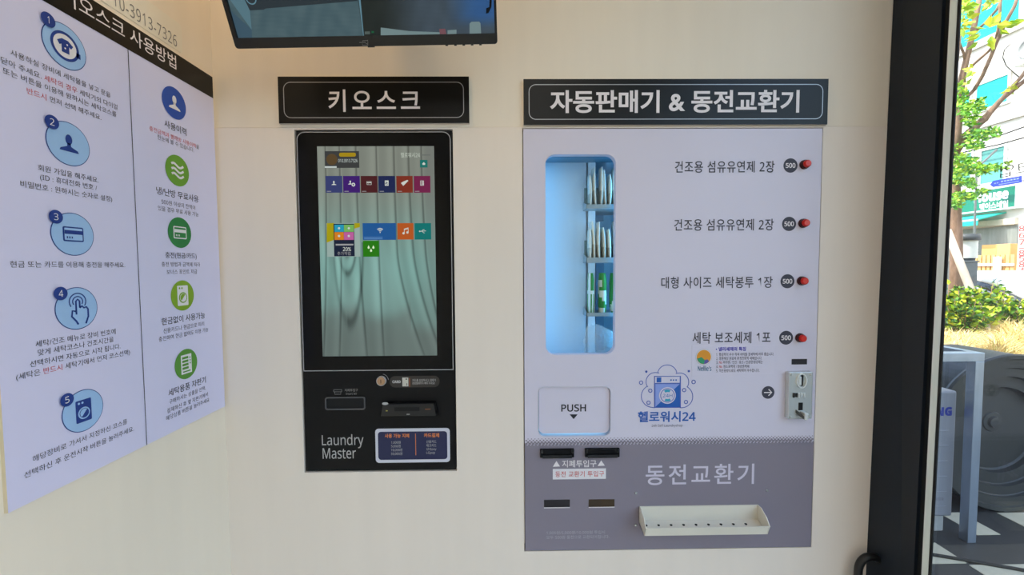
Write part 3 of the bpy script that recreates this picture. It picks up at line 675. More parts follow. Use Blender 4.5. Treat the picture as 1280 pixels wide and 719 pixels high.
LB = [((wx0-.014, .035, (wz0+wz1)/2), (.03, .5), LED*1.1, (1, .75, 0)), ((wx1+.035, .03, (wz0+wz1)/2), (.03, .5), LED*2.2, (-.55, 1, 0))]  # second entry is an extra lamp, added to brighten the bay
for loc, sz, p, aim in LB:
    d = bpy.data.lights.new('led', 'AREA'); d.shape = 'RECTANGLE'; d.size, d.size_y = sz; d.energy = p; d.color = (.13, .54, 1.0)
    l = bpy.data.objects.new('led', d); COL.objects.link(l); l.parent = T; l.location = Vector(loc)-Vector(T.location)
    z_ = -Vector(aim).normalized(); y_ = Vector((0, 0, 1)); x_ = y_.cross(z_); l.rotation_euler = Matrix((x_, y_, z_)).transposed().to_euler()
shelf_m = mat('shelf_grey', (150, 164, 170), .45, metal=.2, var=.03)
shelves = []
SY = .04
holder_m = mat('holder_teal', (84, 116, 120), .5, var=.05)
for k_, (yt, ybm) in enumerate(((255.5, 260.8), (322, 328.5), (391, 395.6))):
    zt, zb = onY(750, yt, SY).z, onY(750, ybm, SY).z; sx0 = onY(733, yt, SY).x
    MB().box((sx0, SY, zb), (cx1-.002, SY+.003, zt), shelf_m).box((sx0, SY+.003, zb), (cx1-.002, .19, zb+.003), shelf_m).prism([(sx0, SY, zb), (sx0, .09, zb), (sx0, .09, zt+.012), (sx0, SY, zt)], (.0015, 0, 0), shelf_m).build('shelf', T)
    if k_ < 2: MB().box((sx0+.002, .082, zb+.003), (cx1-.004, .0835, zb+.062), holder_m).build('holder_plate', T)
    shelves.append((sx0, zb+.003, zt))
plate(VF, rr_pts(wx0-.004, wx1+.004, wz0-.004, wz1+.004, .026, 8), [], -.027, -.023, glass('vend_glass', (.97, .99, .99), .5), 'window_pane', T)
# push flap
plate(VF, rr_pts(fl[0]+.0015, fl[1]-.0015, fl[2]+.005, fl[3]-.0015, .0145, 8), [], -.012, -.006, panel_m, 'push_flap', T)
MB().box((fl[0]-.01, .0185, fl[2]-.01), (fl[1]+.01, .0205, fl[3]+.01), mat('chute_led_tint', (170, 232, 244), .5, var=.02)).build('chute_back', T)  # pale cyan stands in for led light leaking past the flap
d = bpy.data.lights.new('chute_gap_fill', 'AREA'); d.shape = 'RECTANGLE'; d.size, d.size_y = .16, .02; d.energy = .018; d.color = (.4, .8, 1)  # added lamp, brightens the gap under the flap
l = bpy.data.objects.new('chute_gap_fill', d); COL.objects.link(l); l.parent = T; l.location = Vector(((fl[0]+fl[1])/2, .009, fl[2]+.012))-Vector(T.location); l.rotation_euler = (math.radians(90), 0, 0)
ff = Frame((0, FY+.006, 0), (1, 0, 0), (0, 0, 1)); s = Sheet(ff); s.tpx('PUSH', (701.5, 510), (732.5, 510), ink_m, hpx=9.2, bold=.02); s.ppx([(712, 518), (722, 518), (717, 524)], ink_m, 1); s.build('push_lettering', T)
lr = rr_pts(fl[0]-.002, fl[1]+.002, fl[2]-.002, fl[3]+.002, .018, 8)
plate(VF, lr, [rr_pts(*fl, .016, 8)], 0, .0006, mat('flap_rim', (204, 202, 214), .4, var=.02), 'flap_rim', T)
# rows: text, badge, button
rows = [('건조용 섬유유연제 2장', 843.5, 968, 209, (988, 207), (1003.3, 206)), ('건조용 섬유유연제 2장', 842.5, 967, 281.5, (986.2, 280), (1001.7, 279.3)),
        ('대형 사이즈 세탁봉투 1장', 826.5, 965.5, 353.5, (984.2, 351.7), (1000, 351.2)), ('세탁 보조세제 1포', 865.5, 963, 422.5, (982.5, 422.3), (997.8, 422.2))]
for body, xa, xb_, yc, bc, pc in rows:
    s = Sheet(VF); s.tpx(body, (xa, yc), (xb_, yc-.8), mat('ink_slate', (52, 50, 60), .6, var=.02), hpx=14.6, bold=.006, space=1.06, res=5); s.build('item_lettering', T)
    s = Sheet(VF); c = VF.px(*bc); s.disc(c, .0182, badge_m, 0, 48); s.text('500', c[0]-.0125, c[0]+.0125, c[1], letter_m, h=.0125, lay=1, bold=.025); s.build('price_badge', T)
    c = VF.px(pc[0]+1.6, pc[1])
    b = MB().cyl((c[0], FY, c[1]), (c[0], FY-.004, c[1]), .0118, .0118, btnd_m).cyl((c[0], FY-.004, c[1]), (c[0], FY-.010, c[1]), .0108, .0104, btnd_m).build('push_button', T)
    MB().cyl((c[0], FY-.010, c[1]), (c[0], FY-.0155, c[1]), .0094, .0088, btn_m).cyl((c[0], FY-.0155, c[1]), (c[0], FY-.017, c[1]), .0088, .0066, btn_m).build('red_cap', b)
# features sticker
f4 = VF.rect(864.5, 432, 968, 468.5)
plate(VF, sq(f4), [], 0, .0006, mat('sticker_lilac', (217, 211, 227), .45, var=.01), 'feature_sticker', T)
s = Sheet(VF, .001); c = VF.px(879.5, 446.3)
s.disc(c, .0215, mat('ring_grey', (188, 196, 206), .6, var=.01), 0); s.disc(c, .0203, white_m, 1); s.disc(c, .0187, mat('ink_amber', (226, 150, 40), .6, var=.02), 2)
s.ngon([(c[0]-.018, c[1]-.004), (c[0]-.006, c[1]-.0), (c[0]+.002, c[1]-.008), (c[0]+.0, c[1]-.0185), (c[0]-.009, c[1]-.0163), (c[0]-.015, c[1]-.011)], mat('ink_sea_green', (46, 150, 104), .6, var=.02), 3)
s.ngon([(c[0]+.002, c[1]-.008), (c[0]+.009, c[1]-.006), (c[0]+.014, c[1]-.011), (c[0]+.008, c[1]-.0165), (c[0]+.0, c[1]-.0185)], mat('ink_violet', (96, 88, 160), .6, var=.02), 3)
s.tpx("Nellie's", (872, 461.5), (889, 459.5), mat('ink_petrol', (40, 104, 140), .6, var=.02), hpx=6.5, bold=.01)
s.tpx('• 넬리세제의 특징', (894.5, 436.8), (932, 435.8), mat('ink_royal', (70, 60, 180), .6, var=.02), hpx=5.2, bold=.02)
tb = mat('ink_soft', (66, 62, 74), .6, var=.02)
for q, xa, xb_, yc, rd_ in (('1. 헹굼력이 우수 하여 아이들 옷세탁에 아주 좋습니다.', 895, 967, 443.2, None), ('2. 생분해성 원료에 환경친화적 세제입니다.', 895, 952, 448.2, None), ('3. No 파라벤 / 인산 / 효소 / 인공향/형광제는', 895, 953, 453, 'No'), ('4. No 염소표백제 / 형광증백제', 895, 936, 458.4, 'No'), ('5. 적은용량으로도 세탁력이 우수합니다.', 895, 949, 463.5, None)):
    s.tpx(q, (xa, yc), (xb_, yc-.6), tb, hpx=4.2, red=rd_, redm=red_m, res=2)
s.build('sticker_lettering', T)
# shop logo
s = Sheet(VF); lp = lambda x, y: VF.px(790+x/7.989, 450+y/7.989); U = VF.px(800, 480)[0]-VF.px(790, 480)[0]; pxs = U/79.89
def arc(c, r, a0, a1, n=14): return [(c[0]+r*math.cos(math.radians(a0+(a1-a0)*i/n)), c[1]-r*math.sin(math.radians(a0+(a1-a0)*i/n))) for i in range(n+1)]
cloud = [(225, 478)]+arc((205, 362), 112, 265, 118)+arc((232, 218), 92, 215, 65)+arc((352, 148), 98, 165, 15)+arc((476, 220), 90, 115, -35)+arc((494, 366), 112, 62, -85)+[(480, 478)]
s.stroke([lp(*p) for p in cloud], 7.5*pxs, logol_m, 0)
s.poly([lp(*p) for p in ((220, 160), (487, 160), (487, 478), (220, 478))], logol_m, 1)
s.rect(lp(230, 0)[0], lp(477, 0)[0], lp(0, 232)[1], lp(0, 170)[1], panel_m, 2); s.rect(lp(246, 0)[0], lp(293, 0)[0], lp(0, 226)[1], lp(0, 176)[1], logo_m, 3)
for i in range(3): s.disc(lp(388+i*25, 200), 8*pxs, logo_m, 3, 16)
s.ngon([lp(232, 240), lp(475, 240), lp(232, 468)], logo2_m, 2); s.ngon([lp(475, 240), lp(475, 470), lp(232, 470)], logo_m, 2)
c = lp(352, 354); s.disc(c, 84*pxs, panel_m, 3); s.ring(c, 65*pxs, 72*pxs, logol_m, 4); s.ring(c, 36*pxs, 60*pxs, teal_m, 4, 60, 125); s.ring(c, 36*pxs, 60*pxs, teal_m, 4, 240, 305)
s.rect(c[0]-52*pxs, c[0]+52*pxs, c[1]-24*pxs, c[1]+24*pxs, panel_m, 5); s.text('24H', c[0]-48*pxs, c[0]+48*pxs, c[1], logo_m, h=34*pxs, lay=6)
for p, r in (((90, 227), 17), ((182, 307), 17), ((164, 427), 17), ((520, 301), 17), ((538, 420), 17), ((614, 220), 18)): s.ring(lp(*p), (r-4)*pxs, (r+4)*pxs, logol_m, 1, n=24)
for p in ((142, 117), (566, 112)): s.disc(lp(*p), 12*pxs, logol_m, 1, 16)
s.tpx('헬로워시24', (797.3, 521.3), (869.5, 520.3), logo_m, hpx=13.6, bold=.022, res=5); s.tpx('24h Self Laundryshop', (814.5, 532.7), (853, 532), mat('ink_grey', (110, 106, 120), .6, var=.02), hpx=4.2)
s.build('shop_logo', T)
s = Sheet(VF); c = VF.px(960, 490.7); s.disc(c, .0168, badge_m, 0, 48); s.stroke([(c[0]-.011, c[1]), (c[0]+.009, c[1])], .0026, letter_m, 1); s.stroke([(c[0]+.001, c[1]+.0085), (c[0]+.0095, c[1]), (c[0]+.001, c[1]-.0085)], .0026, letter_m, 1); s.build('arrow_badge', T)
f4 = VF.rect(989.5, 448.8, 1008.5, 455.6); MB().box((f4[0], FY-.001, f4[2]), (f4[1], FY+.004, f4[3]), mat('display_dark', (38, 34, 42), .3, var=.03)).build('credit_display', T)
# coin mechanism
PR = .016; CF = Frame((0, FY-PR, 0), (1, 0, 0), (0, 0, 1)); f4 = CF.rect(986, 465.5, 1015.5, 524)
cm = MB().box((f4[0], FY-PR, f4[2]), (f4[1], FY, f4[3]), steel_m, .0012).build('coin_mechanism', T); cw, ch = f4[1]-f4[0], f4[3]-f4[2]; mx = (f4[0]+f4[1])/2; Y0 = FY-PR
for ix in (0, 1):
    for iz in (0, 1):
        p = (f4[0]+.006+ix*(cw-.012), Y0, f4[2]+.006+iz*(ch-.012)); MB().cyl(p, (p[0], Y0-.003, p[2]), .0036, .0024, steel_m, 14).build('screw', cm)
det_m = mat('cast_silver', (226, 228, 226), .3, metal=.35, var=.06, scale=80)
ovc = CF.px(1001.5, 475.8); ov = [(ovc[0]+.0135*math.cos(t), ovc[1]+.0195*math.sin(t)) for t in [2*math.pi*i/32 for i in range(32)]]; oh = [(ovc[0]+.0105*math.cos(t), ovc[1]+.0165*math.sin(t)) for t in [2*math.pi*i/32 for i in range(32)]]
plate(CF, ov, [oh], 0, .004, det_m, 'slot_ring', cm)
MB().box((ovc[0]-.001, Y0-.0008, ovc[1]-.014), (ovc[0]+.005, Y0+.0002, ovc[1]+.014), mat('slot_dark', (6, 6, 7.9))).box((ovc[0]-.009, Y0-.005, ovc[1]-.011), (ovc[0]-.002, Y0, ovc[1]+.011), det_m, .001).build('coin_slot', cm)
lb = CF.px(998.5, 494); m = MB()
for i in range(5): m.box((lb[0]-.016+i*.0068, Y0-.003, lb[1]-.006+(i % 2)*.001), (lb[0]-.0115+i*.0068, Y0, lb[1]+.006), det_m if i not in (0, 1) else black_m, .0006)
m.build('embossed_label', cm)
rc = CF.px(1000.3, 511)
MB().box((rc[0]-.005, Y0-.0008, rc[1]-.004), (rc[0]+.006, Y0+.0002, rc[1]+.016), mat('slot_dark', (6, 6, 7.9))).build('return_slot', cm)
MB().prism([(rc[0]-.012, Y0, rc[1]-.002), (rc[0]+.006, Y0, rc[1]-.014), (rc[0]+.006, Y0-.014, rc[1]-.018), (rc[0]-.002, Y0-.014, rc[1]-.014), (rc[0]-.012, Y0-.004, rc[1]-.004)], (0, 0, -.008), mat('lever_dark', (70, 70, 70), .4, metal=.5, var=.05)).box((rc[0]+.001, Y0-.018, rc[1]-.024), (rc[0]+.010, Y0-.0005, rc[1]-.006), det_m, .002).build('return_lever', cm)
# bill slots of the changer
for q in ((675, 560.5, 717.3, 571.3), (731, 559.8, 774, 570.8)):
    f4 = VF.rect(*q); m = MB(); m.box((f4[0], FY-.006, f4[2]), (f4[1], FY+.001, f4[3]), blackg_m, .0015); m.box((f4[0]+.006, FY-.010, f4[2]), (f4[1]-.006, FY-.006, f4[2]+.008), black_m, .001); m.box((f4[0]+.002, FY-.009, f4[3]-.010), (f4[0]+.007, FY-.006, f4[3]-.001), black_m); m.box((f4[1]-.007, FY-.009, f4[3]-.010), (f4[1]-.002, FY-.006, f4[3]-.001), black_m)
    m.build('bill_slot', T)
s = Sheet(VF); s.ppx([(691, 583.6), (700, 583.2), (695.5, 576.3)], letter_m, 0); s.ppx([(747, 582.6), (756, 582.2), (751.5, 575.5)], letter_m, 0); s.tpx('지폐투입구', (702.5, 580), (745.5, 579.3), letter_m, hpx=9, bold=.01); s.build('slot_lettering', T)
f4 = VF.rect(691, 586, 757.3, 599); plate(VF, sq(f4), [], 0, .0005, white_m, 'red_letter_sticker', T)
s = Sheet(VF, .0009); s.tpx('동전 교환기 투입구', (694, 592.8), (755, 592), red_m, hpx=7.2, bold=-.002, space=1.05); s.build('sticker_lettering', T)
for q, c, nm in (((680, 624.8, 712.3, 634), (30, 26, 32), 'display_window'), ((735.8, 624.3, 768, 633.5), (62, 46, 24), 'display_window')):
    f4 = VF.rect(*q); MB().box((f4[0], FY-.0008, f4[2]), (f4[1], FY+.004, f4[3]), mat('display_%d' % c[0], c, .35, var=.05)).box((f4[0], FY-.0015, f4[2]-.0022), (f4[1], FY+.002, f4[2]-.0004), letter_m).build(nm, T)
s = Sheet(VF); s.tpx('동전교환기', (807, 593.8), (942.5, 592.2), mat('letter_lilac', (214, 206, 222), .6, var=.01), hpx=25.5, bold=.011, space=1.22, res=6); s.build('changer_lettering', T)
s = Sheet(VF); lt = mat('letter_faint', (190, 184, 196), .6, var=.01); s.tpx('1,000원/5,000원/10,000원 투입시', (683, 666.2), (756, 665.2), lt, hpx=4.3, res=2); s.tpx('모두 500원 동전으로 교환되어집니다.', (683, 671.8), (761.5, 670.8), lt, hpx=4.3, res=2); s.build('note_lettering', T)
for p in ((795, 616.5), (958.8, 613.2), (794.5, 656.5)):
    c = VF.px(*p); MB().cyl((c[0], FY, c[1]), (c[0], FY-.003, c[1]), .0038, .0026, steel_m, 14).build('screw', T)
# coin tray
D1, D2 = .044, .054
T1 = Frame((0, FY-D1, 0), (1, 0, 0), (0, 0, 1)); T2_ = Frame((0, FY-D2, 0), (1, 0, 0), (0, 0, 1))
tx0 = (VF.px(799.5, 633)[0]+T1.px(804.5, 670)[0])/2; tx1 = T2_.px(963, 659)[0]
zt = (VF.px(800, 633)[1]+VF.px(950, 630.7)[1])/2; zf_ = (T1.px(804, 670.5)[1]+T1.px(957.5, 667.8)[1])/2; zl = (T2_.px(806.5, 660.5)[1]+T2_.px(962.5, 658.8)[1])/2; zb = VF.px(860, 650)[1]-.003
tk = .0022; prof = [(0, zt), (0, zb), (D1, zf_), (D2, zl), (D2-tk, zl+.0005), (D1-.0015, zf_+.003), (tk, zb+.003), (tk, zt)]
m = MB(); m.prism([(tx0, FY-y, z) for y, z in prof], (tx1-tx0, 0, 0), ivory_m)
for x in (tx0, tx1-tk):
    m.prism([(x, FY, zt), (x, FY, zb), (x, FY-D1, zf_), (x, FY-D2, zl), (x, FY-D2+.014, zt-.012), (x, FY-.016, zt)], (tk, 0, 0), ivory_m)
tr = m.build('coin_tray', T)
for i in range(9):
    x = tx0+.014+(tx1-tx0-.055)*i/8; yq = .36*D1; zq = zb+(zf_-zb)*.36+.0036; MB().cyl((x, FY-yq, zq-.002), (x, FY-yq, zq+.0004), .0034, .0034, groove_m, 12).build('drain_hole', tr)

# goods behind the window: each packet is its own thing
def packet_mesh(w, d, h, m1, m2, wob):
    b = MB(); k1, k2 = b.mi(m1), b.mi(m2); n = 7; rows_ = []
    for j in range(n+1):
        t = j/n; ww = w/2*(1-.55*abs(2*t-1)**3); off = wob*math.sin(t*3)
        ring = [(-ww, -d/2), (-ww*.4, -d/2-.003), (ww*.4, -d/2-.003), (ww, -d/2), (ww, d/2), (-ww, d/2)]
        rows_.append([b.bm.verts.new((x+off, y, t*h)) for x, y in ring])
    for j, (A, B) in enumerate(zip(rows_, rows_[1:])):
        for i in range(6):
            f = b.bm.faces.new([A[i], A[(i+1) % 6], B[(i+1) % 6], B[i]]); f.material_index = k1 if (j > 2 or i == 1) else k2; f.smooth = True
    b.bm.faces.new(rows_[0][::-1]); b.bm.faces.new(rows_[-1])
    return b.build('sachet_mesh', mesh_only=True)
sach_m = mat('sachet_cream', (238, 234, 220), .45, var=.05); sach_d = mat('sachet_print', (196, 192, 176), .5, var=.05)
def place_row(si, xs, hpx_top, me_list, label, group):
    sx0, zf, zt_ = shelves[si]
    for i, x in enumerate(xs):
        me = me_list[i % len(me_list)]; o = bpy.data.objects.new('sachet', me); COL.objects.link(o)
        o.location = (onY(x, 250, .06).x, .0625+.001*(i % 2), zf); o.rotation_euler = (0, math.radians(random.uniform(-3, 3)), 0); tag(o, label, 'packet', group)
h1 = onY(750, 210, .06).z-shelves[0][1]; h2 = onY(750, 277, .06).z-shelves[1][1]
m1 = [packet_mesh(.0066, .032, h1*q, sach_m, sach_d, w_) for q, w_ in ((.82, .002), (1, -.002), (1, .002), (.93, -.001))]
m2 = [packet_mesh(.0066, .032, h2*q, sach_m, sach_d, w_) for q, w_ in ((.8, .001), (1, .002), (.98, -.002), (.85, .002))]
place_row(0, (736.8, 743.8, 750, 756, 760.8, 767.5, 774), 0, m1, 'slim cream sachet standing in the row on the top vending shelf', 'sachets on the top vending shelf')
place_row(1, (736.5, 741.8, 748.2, 754.6, 761.5, 767.6, 773.5), 0, m2, 'slim cream sachet standing in the row on the middle vending shelf', 'sachets on the middle vending shelf')
gp = mat('packet_green', (22, 140, 44), .45, var=.04); gw = mat('packet_white', (226, 230, 220), .45, var=.03)
h3 = onY(740, 341.5, .06).z-shelves[2][1]
for i, (x, w, lab) in enumerate(((738.5, .0185, 'green folded bag with a white middle, first on the lowest vending shelf'), (753, .022, 'rolled green and white bag in the middle of the lowest vending shelf'), (767, .021, 'striped green bag partly hidden at the window edge on the lowest vending shelf'))):
    b = MB(); k1, k2 = b.mi(gp), b.mi(gw); n = 12; R_ = []
    for j in range(n+1):
        t = j/n; wb = 1-.25*abs(2*t-1)**4+.05*math.sin(j*2.1+i); R_.append([b.bm.verts.new((w/2*wb*math.cos(q), .019*wb*math.sin(q), t*h3)) for q in [2*math.pi*a/16 for a in range(16)]])
    for j, (A, B) in enumerate(zip(R_, R_[1:])):
        for a in range(16):
            f = b.bm.faces.new([A[a], A[(a+1) % 16], B[(a+1) % 16], B[a]]); f.smooth = True
            ang = a/16
            if i == 0: white = j == 6 or (a in (12,) and j < 6) or (a >= 9 and a <= 10) or a in (6, 7, 14)
            elif i == 1: white = (a <= 10 and j in (8, 9)) or (5.5-.55*(a-8) < j < 7.2-.2*(a-8) and j < 8) or (j < 1.5 and a < 13) or a == 15
            else: white = (a-8)*.9+2 > j > (a-8)*.5-.5 or (j > 7 and a > 11) or (5 < j < 7 and a > 12)
            f.material_index = k2 if white else k1
    b.bm.faces.new(R_[0][::-1]); b.bm.faces.new(R_[-1])
    o = b.build('folded_bag'); o.location = (onY(x, 365, .062).x, .0645, shelves[2][1]); tag(o, lab, 'packet', 'bags on the lowest vending shelf')
# clear crumpled bag
m = bpy.data.materials.new('clear_film'); m.use_nodes = True; N = m.node_tree.nodes; L = m.node_tree.links
bs = N['Principled BSDF']; bs.inputs['Base Color'].default_value = (.9, .95, .98, 1); bs.inputs['Roughness'].default_value = .3; bs.inputs['Alpha'].default_value = .22
b = MB(); b.mi(m); k = 20
zb_, zt_ = cz0, onY(745, 407, .05).z; xa_, xc_ = onY(728, 425, .05).x, onY(776, 425, .05).x
def bag_p(i, j, side):
    u, v = i/k, j/k; rnd = random.Random(i*97+j*13+int(side > 0)*7); top = zt_-.0-.05*abs(u-.35)**1.2-(.03 if u < .1 else 0)
    th = .03*math.sin(math.pi*min(1, max(0, u)))*(1-.6*v)+.001
    z = zb_+.003+(top-zb_)*v
    taper = 1-.12*math.sin(v*3)
    return (((xa_+xc_)/2)+((u-.5)*(xc_-xa_))*taper, .055+side*th*.8+rnd.uniform(-.0025, .0025)*math.sin(math.pi*u), z+rnd.uniform(-.003, .003)*(v > .9))
for side in (-1, 1):
    G = [[b.bm.verts.new(bag_p(i, j, side)) for i in range(k+1)] for j in range(k+1)]
    for j in range(k):
        for i in range(k): b.bm.faces.new([G[j][i], G[j][i+1], G[j+1][i+1], G[j+1][i]])
o = b.build('plastic_bag'); tag(o, 'crumpled clear plastic bag at the bottom behind the vending window', 'bag')

# ------------------------------------------------------------------ tilted monitor
tl = math.radians(26.6); rl = math.radians(.95)
up = Vector((0, -math.sin(tl), math.cos(tl))); ux = Vector((1, 0, 0)); ux, up = ux*math.cos(rl)+up*math.sin(rl), up*math.cos(rl)-ux*math.sin(rl)
pb_ = atD(458.5, 58, .885)
MF = Frame(pb_, ux, up)
mw = abs(MF.px(622, 55)[0]-MF.px(295, 61)[0])/2; mh = .325
T = thing('wall_monitor', 'black tilted monitor showing camera views, mounted high above the kiosk', 'monitor', tuple(MF.P(0, mh/2, -.06)))
def fbox(mb, u0, u1, v0, v1, h0, h1, m, bev=0):
    pts = [MF.P(u, v, h0) for u, v in ((u0, v0), (u1, v0), (u1, v1), (u0, v1))]; mb.prism(pts, MF.n*(h1-h0), m); return mb
sm0 = MF.px(458, 44.5)[1]; sml, smr = MF.px(296.5, 48)[0], MF.px(618.5, 43)[0]
plate(MF, rr_pts(-mw, mw, 0, mh, .006), [[(sml, sm0), (smr, sm0), (smr, mh-.01), (sml, mh-.01)]], -.016, 0, mat('monitor_black', (16, 15, 15), .4, var=.04), 'bezel', T)
plate(MF, rr_pts(-mw+.002, mw-.002, .002, mh-.002, .006), [], -.03, -.016, mat('monitor_black', (16, 15, 15)), 'housing', T)
fbox(fbox(MB(), -.14, .14, .06, .27, -.05, -.03, black_m), -.05, .05, .11, .21, -.056, -.05, black_m).build('back_cover', T)
ctr = MF.P(0, .22, -.056); MB().tube([ctr, ctr+Vector((0, .03, .05)), Vector((ctr.x, -.02, ctr.z+.12))], .016, black_m, 12).box((ctr.x-.06, -.02, ctr.z+.05), (ctr.x+.06, 0, ctr.z+.2), black_m, .004).build('wall_mount', T)
m = MB()
for x in (558, 569, 579.5, 590, 600.5):
    u = MF.px(x, 57.5)[0]; fbox(MB(), u-.0025, u+.0025, -.002, .001, -.011, -.004, black_m).build('button', T)
u = MF.px(463, 58)[0]; fbox(MB(), u-.006, u+.006, -.002, .001, -.012, -.001, black_m).build('sensor', T)
s = Sheet(MF); q = lambda x, y: MF.px(440+x/6.737, y/6.743); w = .0007; lgm = mat('monitor_mark', (150, 148, 146), .5, var=.02)
s.stroke([q(62, 358), q(80, 358), q(112, 358), q(120, 368), q(134, 372)], w, lgm); s.stroke([q(88, 350), q(90, 344), q(132, 342), q(134, 336)], w, lgm); s.stroke([q(134, 348), q(134, 380), q(88, 382), q(88, 368)], w, lgm); s.build('maker_mark', T)
MS = Frame(MF.P(0, 0, -.006), ux, up)
def cctv(u, v):
    n = .5+.25*math.sin(u*23+2*math.sin(v*13))*math.sin(v*29+3*math.sin(u*31))+.2*math.sin(u*71+v*90)*math.sin(v*120-u*40)
    if u < .49: return lerp((66, 90, 98), (84, 106, 112), n)
    t = (u-.49)/.51; c = lerp((34, 40, 38), (62, 74, 84), sm(.1, .5, t)); c = lerp(c, (48, 86, 134), sm(.6, .9, t)*sm(.02, .12, v)); return lerp(c, tuple(x*1.15 for x in c), n)
scn = picture(MS, (sml-.001, smr+.001, sm0-.001, mh-.009), 128, 80, cctv, emit_attr('monitor_picture', .85), 'screen', T, .0002)
MQ = Frame(MF.P(0, 0, -.0052), ux, up); s = Sheet(MQ, 0); pa = lambda L_: [(270+x/6.737, y/6.743) for x, y in L_]; pc_ = lambda L_: [(440+x/6.737, y/6.743) for x, y in L_]
s.ppx(pa([(75, -60), (215, -60), (285, 85), (300, 250)]), emit('cctv_blue', (88, 122, 134), .85), 0); s.ppx(pa([(75, 0), (115, 80), (300, 250), (305, 325), (178, 330)]), emit('cctv_slate', (62, 88, 104), .85), 1)
s.ppx(pa([(215, -60), (1190, -60), (1190, 8), (420, 72), (400, 82), (285, 88)]), emit('cctv_dark', (46, 56, 62), .85), 1)
s.ppx(pa([(1195, -60), (1212, -60), (1245, 306), (1240, 306)]), emit('cctv_pale', (100, 140, 156), .85), 0)
s.ppx(pc_([(242, 232), (480, 262), (740, 272), (740, 292), (242, 300)]), emit('cctv_white', (118, 140, 142), .85), 1)
s.ppx(pc_([(805, 255), (880, 250), (880, 290), (805, 290)]), emit('cctv_white', (118, 140, 142), .85), 1); s.ppx(pc_([(735, 245), (785, 242), (795, 288), (740, 291)]), emit('cctv_pink', (120, 80, 88), .85), 2)
f4 = pc_([(990, 200), (1005, 184), (1070, 182), (1082, 196), (1088, 286), (990, 288)]); s.ppx(f4, emit('cctv_white', (118, 140, 142), .85), 1)
s.ppx(pc_([(1162, -60), (1180, -60), (1174, 60), (1150, 110), (1128, 115), (1130, 70), (1155, 60)]), emit('cctv_black', (10, 14, 20), .85), 1)
s.ppx(pc_([(108, 266), (150, 264), (152, 288), (108, 290)]), emit('cctv_text', (84, 96, 92), .85), 1); s.ppx(pc_([(165, 262), (185, 262), (185, 278), (165, 278)]), emit('cctv_green', (24, 96, 62), .85), 1)
c = MQ.px(270+295/6.737, -2); s.ring(c, .0085, .0105, emit('cctv_pale', (100, 140, 156), .85), 2); s.build('camera_view', scn)

# ------------------------------------------------------------------ black cable loop by the post
T_ = []
pz = [onY(x, y, -.03) for x, y in ((1072.5, 760), (1072.5, 720), (1075, 705), (1083, 697), (1093, 697), (1104, 703), (1113, 712), (1121, 725), (1128, 760))]
lo = [Vector((pz[0].x, -.03, .012))]+pz+[Vector((pz[-1].x+.004, -.03, .012))]
sp2 = []
for i in range(len(lo)-1):
    p0, p1, p2, p3 = lo[max(i-1, 0)], lo[i], lo[i+1], lo[min(i+2, len(lo)-1)]
    for j in range(6):
        t = j/6; sp2.append(.5*((2*p1)+(p2-p0)*t+(2*p0-5*p1+4*p2-p3)*t*t+(3*p1-p0-3*p2+p3)*t**3))
sp2.append(lo[-1])
o = MB().tube(sp2, .0095, mat('rubber_black', (16, 16, 18), .35, var=.04), 12).build('cable_loop'); tag(o, 'thick black cable loop standing against the foot of the dark door post', 'cable')

# ------------------------------------------------------------------ outside: ground
dark_p = mat('paving_dark', (52, 52, 51), .6, var=.12, scale=30); pale_p = mat('ground_pale', (196, 188, 164), .7, var=.05, scale=30)
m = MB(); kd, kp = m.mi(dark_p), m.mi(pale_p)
def gz(x, y): return onZ(x, y, 0)
m.face([(XF+.12, -6, 0), (5.45, -6, 0), (5.45, 12, 0), (XF+.12, 12, 0)], dark_p)
for q in (((1172, 641.5), (1200, 641.5), (1251, 669), (1222, 669)), ((1247, 641.5), (1300, 641.5), (1352, 669), (1299, 669)), ((1130, 679.5), (1172, 679.5), (1206, 705), (1158, 705)), ((1212, 706.5), (1300, 706.5), (1350, 738), (1257, 738))):  # pale quads laid just above the dark ground
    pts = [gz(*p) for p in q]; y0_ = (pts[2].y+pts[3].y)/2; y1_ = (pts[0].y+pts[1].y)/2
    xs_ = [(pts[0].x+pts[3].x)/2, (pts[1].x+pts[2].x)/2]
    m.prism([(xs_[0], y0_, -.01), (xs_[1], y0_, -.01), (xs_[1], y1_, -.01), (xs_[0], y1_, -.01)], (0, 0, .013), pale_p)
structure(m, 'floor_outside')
structure(MB().box((5.45, -6, -.05), (5.75, 30, .05), mat('kerb_stone', (196, 194, 186), .8, var=.06, scale=10), .01), 'trim_kerb')
structure(MB().box((5.75, -6, -.1), (9.4, 30, .0), mat('dry_soil', (176, 150, 104), .95, var=.2, scale=6, bump=.3)), 'floor_bed')
structure(MB().box((9.4, -6, -.15), (16, 40, -.05), mat('asphalt', (128, 128, 128), .9, var=.08, scale=20)), 'floor_street')

